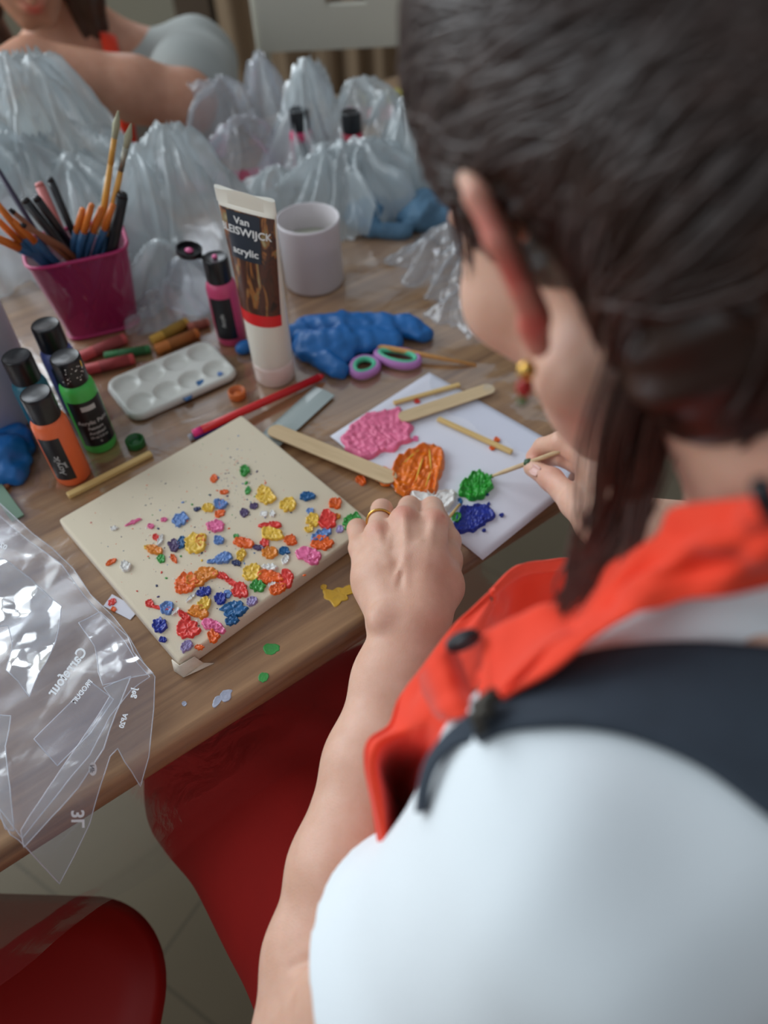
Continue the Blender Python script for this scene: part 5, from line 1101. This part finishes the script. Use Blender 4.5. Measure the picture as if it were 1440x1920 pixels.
# ------------------------------------------------------------ the second woman, across the table
F0 = D(62, 8, 1.16); face_dir = np.array([.30, -.80, -.45]); face_dir /= np.linalg.norm(face_dir)
Rb = np.cross(face_dir, [0, 0, 1]); Rb /= np.linalg.norm(Rb); Ub = np.cross(Rb, face_dir); RB = np.stack([Rb, face_dir, Ub], 1)
hb = lambda x, y, z: HB + RB @ np.array([x, y, z])
HB = F0 - face_dir * .085 - Ub * -.055
B2 = Sculpt(); B2.ell(hb(0, -.01, .04), (.074, .094, .085), RB, .01).ell(hb(0, .045, -.005), (.060, .050, .070), RB, .02).ell(hb(0, .05, -.055), (.042, .042, .042), RB, .02)
for s in (-1, 1):
    B2.cone(hb(s * .05, .01, -.045), hb(s * .016, .076, -.088), .014, .014, .02).ell(hb(s * .04, .066, -.012), (.022, .022, .02), RB, .02).ell(hb(s * .031, .104, .016), (.014, .012, .009), RB, .008, 's').ell(hb(s * .031, .088, .014), (.0125,) * 3, RB, .002)
B2.cone(hb(0, .096, .02), hb(0, .115, -.020), .007, .009, .01).ell(hb(0, .094, -.046), (.022, .011, .006), RB, .006).ell(hb(0, .092, -.056), (.018, .011, .006), RB, .006)
nb2 = HB + np.array([.02, .10, -.21]); B2.chain([hb(0, -.03, -.04), nb2 + [0, 0, .05], nb2], [.052, .052, .07], .03)
ax2 = np.array([1., .12, 0]); ax2 /= np.linalg.norm(ax2); s2r = nb2 + ax2 * .20 + [0, -.02, -.02]; s2l = nb2 - ax2 * .19 - [0, 0, .05]; pel2 = nb2 + np.array([.03, .16, -.42])
B2.chain([nb2 - [0, 0, .02], pel2], [.08, .12], .05, w=1.4, wdir=ax2).cone(s2r, nb2, .05, .055, .04).cone(s2l, nb2, .05, .055, .04)
e2 = D(350, 192, 1.16); w2 = D(60, 122, 1.08); h2 = D(-30, 150, 1.04)
B2.chain([s2r, e2], [.047, .042], .02).chain([e2, off(e2, w2, .35), w2, h2], [.042, .043, .033, .028], .015)
e3 = s2l + np.array([-.05, -.12, -.22]); w3 = e3 + np.array([.16, -.20, -.02]); B2.chain([s2l, e3, w3], [.047, .038, .026], .02)
for hx, bd in ((h2, (h2 - w2)), (w3 + (w3 - e3) * .12, (w3 - e3))):
    u_ = bd / np.linalg.norm(bd); v_ = np.cross(u_, [0, 0, 1]); v_ /= np.linalg.norm(v_)
    for j, l in enumerate((.062, .072, .068, .052)): o_ = v_ * (.027 - .018 * j); B2.chain([hx + o_ * .8, hx + o_ + u_ * l * .6, hx + o_ + u_ * l * .9 - [0, 0, .02]], [.010, .0085, .007], .004)
    B2.chain([hx + v_ * .02, hx + v_ * .045 + u_ * .02, hx + v_ * .045 + u_ * .045], [.012, .010, .008], .006)
V, Q = surface_nets(B2.ev, HB + [-.6, -.6, -.75], HB + [.6, .5, .2], .0045); V = polish(V, Q, 1)
m_skin2 = skin_mat('skin_warm', (188, 134, 108), (200, 148, 122))
r2 = thing('person', 'woman across the table at top left: long brown hair, pale grey t-shirt, bare forearm', 'person', (pel2[0], pel2[1], .45)); b2 = mesh_np('body', V, Q, m_skin2, r2)
flush(b2, V, [(hb(0, .108, -.052), .017, 1.0)])
H2 = Sculpt(); H2.ell(hb(0, -.015, .048), (.086, .103, .094), RB, .01).ell(hb(0, .115, -.03), (.062, .075, .085), RB, .006, 's')
for s in (-1, 1): H2.chain([hb(s * .074, -.01, .0), hb(s * .082, .02, -.09), hb(s * .075, .02, -.15) + [0, 0, -.02], hb(s * .07, .0, -.17) + [0, -.03, -.10]], [.030, .032, .030, .016], .02)
V, Q = surface_nets(lambda P: H2.ev(P) + .003 * np.sin(((P - HB) @ Rb) * 300 + 4 * vnoise(P * 20, 1)), HB + [-.3, -.35, -.42], HB + [.3, .3, .2], .004); mesh_np('hair', V, Q, mat('brown_hair', (74, 50, 38), .5, .2, 40), r2)
T2 = Sculpt(); T2.chain([nb2 - [0, 0, .07], pel2 - [0, 0, .04]], [.105, .135], .05, w=1.35, wdir=ax2).cone(s2r, nb2 - [0, 0, .04], .064, .07, .04).cone(s2l, nb2 - [0, 0, .04], .064, .07, .04).chain([s2r, off(s2r, e2, .72)], [.064, .070], .03).chain([s2l, off(s2l, e3, .7)], [.064, .066], .03)
V, Q = surface_nets(lambda P: T2.ev(P) + .006 * vnoise(P * 14, 2), HB + [-.6, -.5, -.8], HB + [.6, .6, .0], .006); mesh_np('t_shirt', V, Q, mat('grey_white_cotton', (166, 170, 166), .85, .03, 10), r2)
st_ = [nb2 + ax2 * .07 + np.array([0, -.06, .05]), nb2 + ax2 * .085 + np.array([0, -.13, -.03]), nb2 + ax2 * .08 + np.array([0, -.17, -.16])]
V_, F_ = tube(spline(st_, 16), .016, 8, .3); mesh('apron_strap', V_, F_, m_apron, r2, True, True)
lg = Sculpt()
for s in (-1, 1): hp = pel2 + ax2 * .09 * s - [0, 0, .02]; kn = hp + np.array([.02 * s, -.42, .0]); lg.chain([hp, kn, kn + [0, .02, -.40]], [.085, .065, .05], .03).cone(kn + [0, .02, -.41], kn + [0, -.10, -.42], .045, .035, .02)
V, Q = surface_nets(lambda P: np.maximum(lg.ev(P), .002 - P[:, 2]), pel2 + [-.4, -.8, -.65], pel2 + [.4, .3, .2], .009); mesh_np('trousers', V, Q, m_denim, r2)
stl = thing('stool', 'white round stool under the woman across the table', 'stool', (pel2[0], pel2[1], 0))
mb = MB(); mb.lathe([(.10, .43), (.165, .432), (.17, .44), (.17, .455), (.16, .462), (.02, .462)], 36); mb.build('seat', m_wch, stl)
for k_ in range(4): a_ = PI / 4 + k_ * PI / 2; mb = MB(); mb.tube([(.12 * math.cos(a_), .12 * math.sin(a_), .43), (.17 * math.cos(a_), .17 * math.sin(a_), 0)], .013, 10); mb.build('leg', m_wch, stl)

# ------------------------------------------------------------ blue nitrile gloves
m_glove = mat('blue_nitrile', (12, 96, 164), .42, .10, 50, .5, 120)
def glove(name, chains, label, z0=TZ, bb=None, seed=0, mt=None):
    G = Sculpt()
    for pts, rs_, w in chains:
        P = [T(x, y, z0 + z) for x, y, z in pts]; G.chain(P, rs_, .006, w, np.cross(P[-1] - P[0], [0, 0, 1]) if w != 1 else None)
    allp = np.array([q for p in G.p for q in (p[1], p[2])]); lo = allp.min(0) - .05; hi = allp.max(0) + .05; lo[2] = z0 - .004
    fn = lambda P: np.maximum(G.ev(P) + .0058 * creases(P, 6, seed, 34) + .0008 * vnoise(P * 140, seed), z0 + .0006 - P[:, 2])
    V, Q = surface_nets(fn, lo, hi, .0016); V = polish(V, Q, 1); o = mesh_np(name, V, Q, mt or m_glove); return tag(o, label, 'glove')
glove('nitrile_glove', [([(566, 612, .008), (640, 608, .010), (720, 612, .010), (775, 616, .009)], [.010, .012, .012, .010], 1.5), ([(760, 606, .008), (796, 630, .007)], [.012, .009], 1.4), ([(570, 650, .008), (640, 640, .010), (740, 640, .008)], [.014, .014, .010], 1.4), ([(590, 660, .007), (636, 695, .007)], [.012, .010], 1.2),
                        ([(500, 640, .006), (452, 655, .005)], [.007, .007], 1.0), ([(560, 625, .007), (500, 640, .006)], [.012, .008], 1.0), ([(610, 655, .007), (648, 672, .006)], [.011, .008], 1.0)], 'crumpled bright blue rubber glove lying behind the tube', seed=3)
glove('nitrile_glove', [([(-30, 850, .010), (20, 850, .012), (48, 862, .007)], [.016, .016, .008], 1.3), ([(-10, 815, .008), (40, 812, .006), (56, 838, .006)], [.012, .009, .007], 1.0), ([(-20, 890, .008), (30, 888, .007)], [.012, .010], 1.2)], 'blue rubber glove at the left edge beside the orange bottle', seed=8)
m_glove2 = mat('pale_blue_nitrile', (84, 122, 150), .6, .30, 30, .4, 120)
glove('nitrile_glove', [([(672, 405, .014), (700, 395, .016), (730, 400, .012)], [.018, .020, .014], 1.2), ([(740, 400, .010), (790, 398, .016), (826, 404, .012)], [.014, .026, .022], 1.2), ([(690, 430, .008), (760, 436, .006)], [.012, .010], 1.0)], 'dusty blue rubber glove bunched up in front of the bags, by the hair', seed=13, mt=m_glove2)

# ------------------------------------------------------------ clear film: table cover, crumpled bags
m_cover = film('cover_film', veil=.015, edge=.24, rough=.14, milky=(206, 190, 184), bump=.25, bscale=22, base=.015)
en_ = lambda p: ((np.asarray(p) - EDGE0) @ E1, (np.asarray(p) - EDGE0) @ N1)
lows = [(-200, 1990), (0, 1835), (185, 1691), (292, 1626), (437, 1509), (632, 1387), (860, 1235), (1100, 1090), (1300, 960)]
lz = []
for q in lows:      # the overhang's lower edge, on the plane just outside the table front
    d = ray(*q); o_ = EDGE0 - N1 * .022; t_ = ((o_ - CPOS) @ N1) / (d @ N1); p = CPOS + d * t_; lz.append((en_(p)[0], p[2]))
lz.sort(); lzx = [a for a, b in lz]; lzz = [b for a, b in lz]
V = []; ss = np.arange(-.75, 1.1, .0050); nn = list(np.linspace(1, 0, 34)) ; top = np.arange(0.004, .93, .0062)
bumps = [(T(965, 720), .060, .007), (T(1060, 770), .055, .006), (T(900, 560), .060, .012), (T(830, 480), .06, .014), (T(622, 868), .018, .0022), (T(668, 930), .02, .0022), (T(85, 925), .022, .005), (T(60, 980), .02, .004), (T(700, 500), .05, .006), (T(545, 1270), .02, .001), (T(300, 770), .02, .002), (T(1150, 860), .05, .006)]
G_ = []
for s_ in ss:
    zbot = np.interp(s_, lzx, lzz); row = []
    for u in nn:
        z = TZ - .002 - (TZ - .002 - zbot) * u; outw = .010 + .016 * min(1, u * 1.6); row.append(EDGE0 + E1 * s_ - N1 * outw + np.array([0, 0, z - TZ]))
    row.append(EDGE0 + E1 * s_ - N1 * .006 + np.array([0, 0, .0006]))
    for n_ in top: row.append(EDGE0 + E1 * s_ + N1 * n_ + np.array([0, 0, .0003]))
    G_.append(row)
G_ = np.array(G_); ni, nj = G_.shape[:2]; P = G_.reshape(-1, 3)
cz = creases(P * [1, 1, 0.0] + 0, 8, 77, 9.0); cz2 = creases(P * [1, 1, 0], 6, 78, 24.)
amp = np.zeros(len(P)) + .00006
for c_, r_, a_ in bumps: amp = np.maximum(amp, a_ * np.exp(-(((P - c_)[:, :2]) ** 2).sum(1) / (r_ * r_)))
amp = np.where(P[:, 2] < TZ + .0002, 0, amp)
P[:, 2] += amp * np.maximum(0, .9 + 1.3 * cz + .7 * cz2)
hang = np.clip((TZ - P[:, 2]) / .05, 0, 1); P -= N1[None] * (hang * .006 * creases(P, 7, 80, 9.))[:, None]
Fc = [(i * nj + j, i * nj + j + 1, (i + 1) * nj + j + 1, (i + 1) * nj + j) for i in range(ni - 1) for j in range(nj - 1)]
tc_o = mesh('plastic_table_cover', P, Fc, m_cover); tag(tc_o, 'clear plastic film covering the oak table and hanging over its front edge', 'table cover')

from mathutils.geometry import delaunay_2d_cdt
def inside(pt, poly):
    x, y = pt; c = False; n = len(poly)
    for i in range(n):
        x0, y0_ = poly[i]; x1, y1_ = poly[i - 1]
        if (y0_ > y) != (y1_ > y) and x < (x1 - x0) * (y - y0_) / (y1_ - y0_) + x0: c = not c
    return c
SL_ = math.radians(52)
def drape(px, py, lift=.0):     # bag lying on the table, slumping over its front edge
    p = T(px, py, TZ + .010 + lift)
    n_ = (p - EDGE0) @ N1
    if n_ >= 0.0: return p
    o_ = EDGE0 + np.array([0, 0, .010 + lift]); nrm = N1 * -math.sin(SL_) + np.array([0, 0, -1]) * -math.cos(SL_); nrm = np.array([*(-N1[:2] * math.sin(SL_)), math.cos(SL_)])
    d = ray(px, py); t_ = ((o_ - CPOS) @ nrm) / (d @ nrm); return CPOS + d * t_
def film_sheet(name, outline, step, m, parent, amp, freq, seed, lift=0.0, n=9, seam=True):
    pts = []; N_o = len(outline)
    for i in range(N_o):
        a, b = np.array(outline[i], float), np.array(outline[(i + 1) % N_o], float); k_ = max(1, int(np.linalg.norm(b - a) / step))
        for j in range(k_): pts.append(tuple(a + (b - a) * j / k_))
    no = len(pts); xs = [p[0] for p in outline]; ys = [p[1] for p in outline]; poly = pts[:]
    y = min(ys) + step
    r = 0
    while y < max(ys):
        x = min(xs) + step * (.5 if r % 2 else 1)
        while x < max(xs):
            if inside((x, y), poly): pts.append((x, y))
            x += step
        y += step * .87; r += 1
    vs, es, fs, *_ = delaunay_2d_cdt([Vector(p) for p in pts], [(i, (i + 1) % no) for i in range(no)], [], 1, .01)
    P = np.array([drape(v[0], v[1], lift) for v in vs])
    h = creases(P, n, seed, freq) + .2 * creases(P, n, seed + 5, freq * 2.6); P[:, 2] += amp * np.maximum(h * .9 + .25, -.6)
    P += np.array([-.3, .2, 0]) * (amp * .5 * creases(P + 3, 6, seed + 9, freq))[:, None]
    o = mesh(name, P, [tuple(f) for f in fs], m, parent, True, True)
    if seam: V_, F_ = tube(list(P[:no]) + [P[0]], .00042, 5); mesh('bag_edge', V_, F_, m_seam, o, True, True)
    return o, P
m_seam = film('film_edge', veil=.5, edge=.6, rough=.2, milky=(230, 232, 240), bump=0)
m_bag = film('bag_film', veil=.17, edge=.40, rough=.20, milky=(198, 198, 214), bump=.15, bscale=8, spec=1.0)
m_bag2 = film('bag_film_dense', veil=.26, edge=.6, rough=.15, milky=(206, 214, 222), bump=.2, bscale=10)
bag = thing('freezer_bag', 'large crumpled clear freezer bag with mirrored white print, hanging over the table edge at left', 'bag', tuple(T(100, 1300)))
OUT = [(-90, 900), (0, 945), (60, 1000), (100, 1030), (137, 1065), (170, 1115), (215, 1160), (245, 1200), (270, 1245), (291, 1270), (289, 1330), (280, 1420), (265, 1477), (248, 1448), (235, 1430), (222, 1405), (208, 1420), (192, 1470), (170, 1545), (140, 1610), (115, 1660), (85, 1628), (50, 1590), (35, 1575), (20, 1565), (-10, 1515), (-90, 1480)]
film_sheet('bag_back_panel', OUT, 5.5, m_bag, bag, .007, 8, 21, 0, 6)
OUT2 = [(-90, 930), (-5, 965), (50, 1012), (120, 1065), (160, 1120), (205, 1168), (238, 1208), (262, 1250), (284, 1274), (250, 1300), (208, 1350), (172, 1420), (110, 1500), (45, 1575), (-20, 1490), (-90, 1460)]
fr_, _P = film_sheet('bag_front_panel', OUT2, 5.0, m_bag, bag, .012, 9, 33, .006, 6)
film_sheet('bag_fold', [(-60, 1010), (0, 1050), (60, 1090), (117, 1142), (112, 1185), (95, 1250), (80, 1285), (64, 1316), (45, 1290), (22, 1268), (28, 1215), (20, 1180), (-60, 1190)], 4.0, m_bag2, bag, .020, 12, 45, .016, 5)
film_sheet('bag_fold', [(246, 1268), (212, 1282), (195, 1290), (206, 1305), (170, 1362), (120, 1440), (60, 1530), (42, 1560), (48, 1592), (92, 1545), (150, 1480), (196, 1405), (216, 1340)], 4.0, m_bag2, bag, .006, 14, 57, .018, 5)
film_sheet('bag_fold', [(190, 1150), (240, 1195), (252, 1225), (290, 1268), (240, 1276), (196, 1290), (186, 1262), (180, 1215), (150, 1170)], 4.0, m_bag, bag, .010, 20, 61, .014)
film_sheet('bag_patch', [(172, 1280), (214, 1312), (170, 1375), (108, 1436), (64, 1386), (120, 1330)], 5.0, m_bag, bag, .002, 12, 71, .010)
film_sheet('bag_fold', [(-40, 1340), (20, 1342), (10, 1400), (22, 1480), (28, 1560), (12, 1556), (-5, 1500), (-40, 1480)], 4.0, m_bag2, bag, .006, 18, 66, .012)
m_print = mat('white_print', (226, 230, 234), .6)
def bag_text(body, start, dirv, size_px, lift=.0235, bold=.0012, badge=False):
    Vt, Ft = text_mesh(body, 1.0, bold=bold * 20, align='LEFT'); d = np.array(dirv, float); d /= np.linalg.norm(d); up = np.array([-d[1], d[0]])   # mirrored lettering
    P = [drape(start[0] + d[0] * x * size_px + up[0] * y * size_px, start[1] + d[1] * x * size_px + up[1] * y * size_px, lift) for x, y, _ in Vt]
    return P, Ft
for a in (('Carrefour', (158, 1217), (-.60, .80), 26), ('PRODUIT', (171, 1276), (-.62, .78), 13), ('3L', (147, 1518), (.02, 1), 34, .030), ('Jeg', (252, 1290), (-.25, .97), 16), ('AP20', (236, 1338), (-.3, .95), 13), ('02', (12, 1028), (-.8, -.5), 14)):
    P_, F_ = bag_text(*a); MB().add(P_, F_).build('printed_word', m_print, fr_, True, True)
ring = [(174 + 7.5 * math.cos(a), 1442 + 12.5 * math.sin(a)) for a in np.linspace(0, 2 * PI, 25)[:-1]]; MB().add([drape(x, y, .031) for x, y in ring], [tuple(range(24))[::-1]]).build('printed_badge', m_print, fr_, True, True)
P_, F_ = bag_text('NF', (173, 1434), (.05, 1), 12, .032); MB().add(P_, F_).build('badge_letters', mat('grey_print', (120, 124, 130), .6), fr_, True, True)

m_bgbag = film('far_bag_film', veil=.50, edge=.55, rough=.22, milky=(226, 236, 238), bump=.3, bscale=9)
m_bgbag2 = film('far_bag_film_clear', veil=.32, edge=.5, rough=.2, milky=(216, 224, 232), bump=.3, bscale=9)
def tent_bag(label, peaks, seed, m, step=.0032, wob=.022, pleat=.42, spread=1.25):
    """film pulled up into peaks: (px, py) of each foot, height, radius; pleats radiate from every peak"""
    C_ = [(T(x, y), h, r) for x, y, h, r in peaks]; lo = np.min([c[:2] - r for c, h, r in C_], 0); hi = np.max([c[:2] + r for c, h, r in C_], 0)
    xs = np.arange(lo[0], hi[0], step); ys = np.arange(lo[1], hi[1], step); X, Y = np.meshgrid(xs, ys, indexing='ij'); P = np.stack([X, Y, X * 0], -1).reshape(-1, 3)
    W_ = P + np.stack([vnoise(P * 16, seed), vnoise(P * 16, seed + 1), P[:, 0] * 0], -1) * wob
    z = np.full(len(P), -1.0); rs = np.random.RandomState(seed)
    for c, h, r in C_:
        d = W_ - c; rr = np.hypot(d[:, 0], d[:, 1]); th = np.arctan2(d[:, 1], d[:, 0]); k = rs.randint(4, 8)
        pl = np.abs(((th * k / (2 * PI) + .35 * vnoise(W_ * 11, seed + 4) + rs.rand()) % 1) - .5) * 4 - 1; pl2 = np.abs(((th * k * 2.3 / (2 * PI) + .5 * vnoise(W_ * 19, seed + 6)) % 1) - .5) * 4 - 1
        q = np.clip(rr / (r * (1 + .22 * pl + .10 * pl2)), 0, 1.3); zz = h * (1 - q ** spread); zz = zz + h * pleat * np.clip(q * 2, 0, 1) * np.clip(1 - q, 0, 1) * (pl * .5 + pl2 * .3)
        z = np.maximum(z, zz)
    z = z + .026 * creases(P, 8, seed + 7, 13) + .009 * creases(P, 7, seed + 8, 34)
    ok = z > .001; P[:, 2] = TZ + np.clip(z, .0012, None); nx_, ny_ = len(xs), len(ys); I = np.arange(nx_ * ny_).reshape(nx_, ny_)
    Q = np.stack([I[:-1, :-1], I[1:, :-1], I[1:, 1:], I[:-1, 1:]], -1).reshape(-1, 4); Q = Q[ok[Q].any(1)]
    u, inv = np.unique(Q, return_inverse=True); o = mesh_np('clear_plastic_bag', P[u] - C_[0][0], inv.reshape(-1, 4), m); o.location = C_[0][0]; return tag(o, label, 'bag', 'crumpled clear bags on the table')
tent_bag('tallest crumpled clear bag rising at the left edge behind the pink mesh cup', [(112, 400, .215, .145), (215, 410, .125, .09), (40, 420, .19, .14), (180, 430, .14, .09)], 101, m_bgbag)
tent_bag('lower whitish crumpled bag close behind the pink mesh cup', [(110, 470, .15, .11), (40, 480, .16, .11), (200, 470, .13, .09), (240, 500, .09, .07)], 107, m_bgbag)
tent_bag('crumpled clear bag standing between the mesh cup and the white tube', [(355, 480, .160, .09), (305, 490, .145, .075), (420, 475, .11, .075), (330, 550, .07, .06)], 113, m_bgbag)
tent_bag('thin clear bag with pointed corner in front of the white chair post', [(520, 295, .142, .062), (430, 300, .12, .08), (470, 330, .09, .07)], 127, m_bgbag2)
tent_bag('large whitish clear bag with pointed top around two black-capped bottles', [(596, 322, .158, .058), (690, 312, .115, .10), (750, 318, .11, .09), (560, 335, .09, .07), (620, 360, .07, .09)], 131, m_bgbag)
tent_bag('low crumpled clear bag right behind the white pot', [(600, 405, .085, .07), (700, 395, .10, .08), (650, 400, .09, .07), (520, 400, .07, .07)], 137, m_bgbag)
tent_bag('crumpled clear bag half hidden by the dark hair', [(790, 345, .115, .09), (850, 350, .10, .08)], 139, m_bgbag)
tent_bag('flattened glossy clear bag between blue glove and face, right of the pot', [(820, 480, .035, .05), (870, 520, .04, .05), (780, 500, .028, .04), (880, 590, .03, .05)], 149, m_bgbag2)
tent_bag('small crumpled clear bag between pink bottle and mesh cup', [(318, 590, .05, .04), (350, 560, .055, .045), (290, 610, .03, .03)], 151, m_bgbag2)
# bits of colour among the far bags
for px, sz, c_, lb in (((450, 345), (.10, .035, .010), (170, 70, 92), 'dull red cloth lying behind the tube among clear bags'), ((700, 215), (.05, .03, .006), (222, 110, 124), 'pink painted card beyond the far bottles'), ((730, 185), (.05, .03, .006), (196, 186, 96), 'yellow painted card beside the hair at the back of the table')):
    p = T(*px); rs = np.random.RandomState(int(px[0])); n = 26; V = []
    for j in range(n + 1):
        for i in range(n + 1):
            x, y = (i / n - .5) * 2, (j / n - .5) * 2; w_ = 1 + .12 * math.sin(3 * y + i * .3); V.append((x * sz[0] * w_, y * sz[1] * (1 + .1 * math.sin(4 * x)), sz[2] * (.35 + .3 * float(creases(np.array([[x, y, 0.]]), 5, 3, 1.2)[0])) + .002))
    o = mesh('painted_cloth' if 'cloth' in lb else 'painted_card', V, [(j * (n + 1) + i, j * (n + 1) + i + 1, (j + 1) * (n + 1) + i + 1, (j + 1) * (n + 1) + i) for j in range(n) for i in range(n)], mat('coloured', c_, .7, .15, 30)); so = o.modifiers.new('t', 'SOLIDIFY'); so.thickness = .001; o.location = p; tag(o, lb, 'cloth' if 'cloth' in lb else 'card')
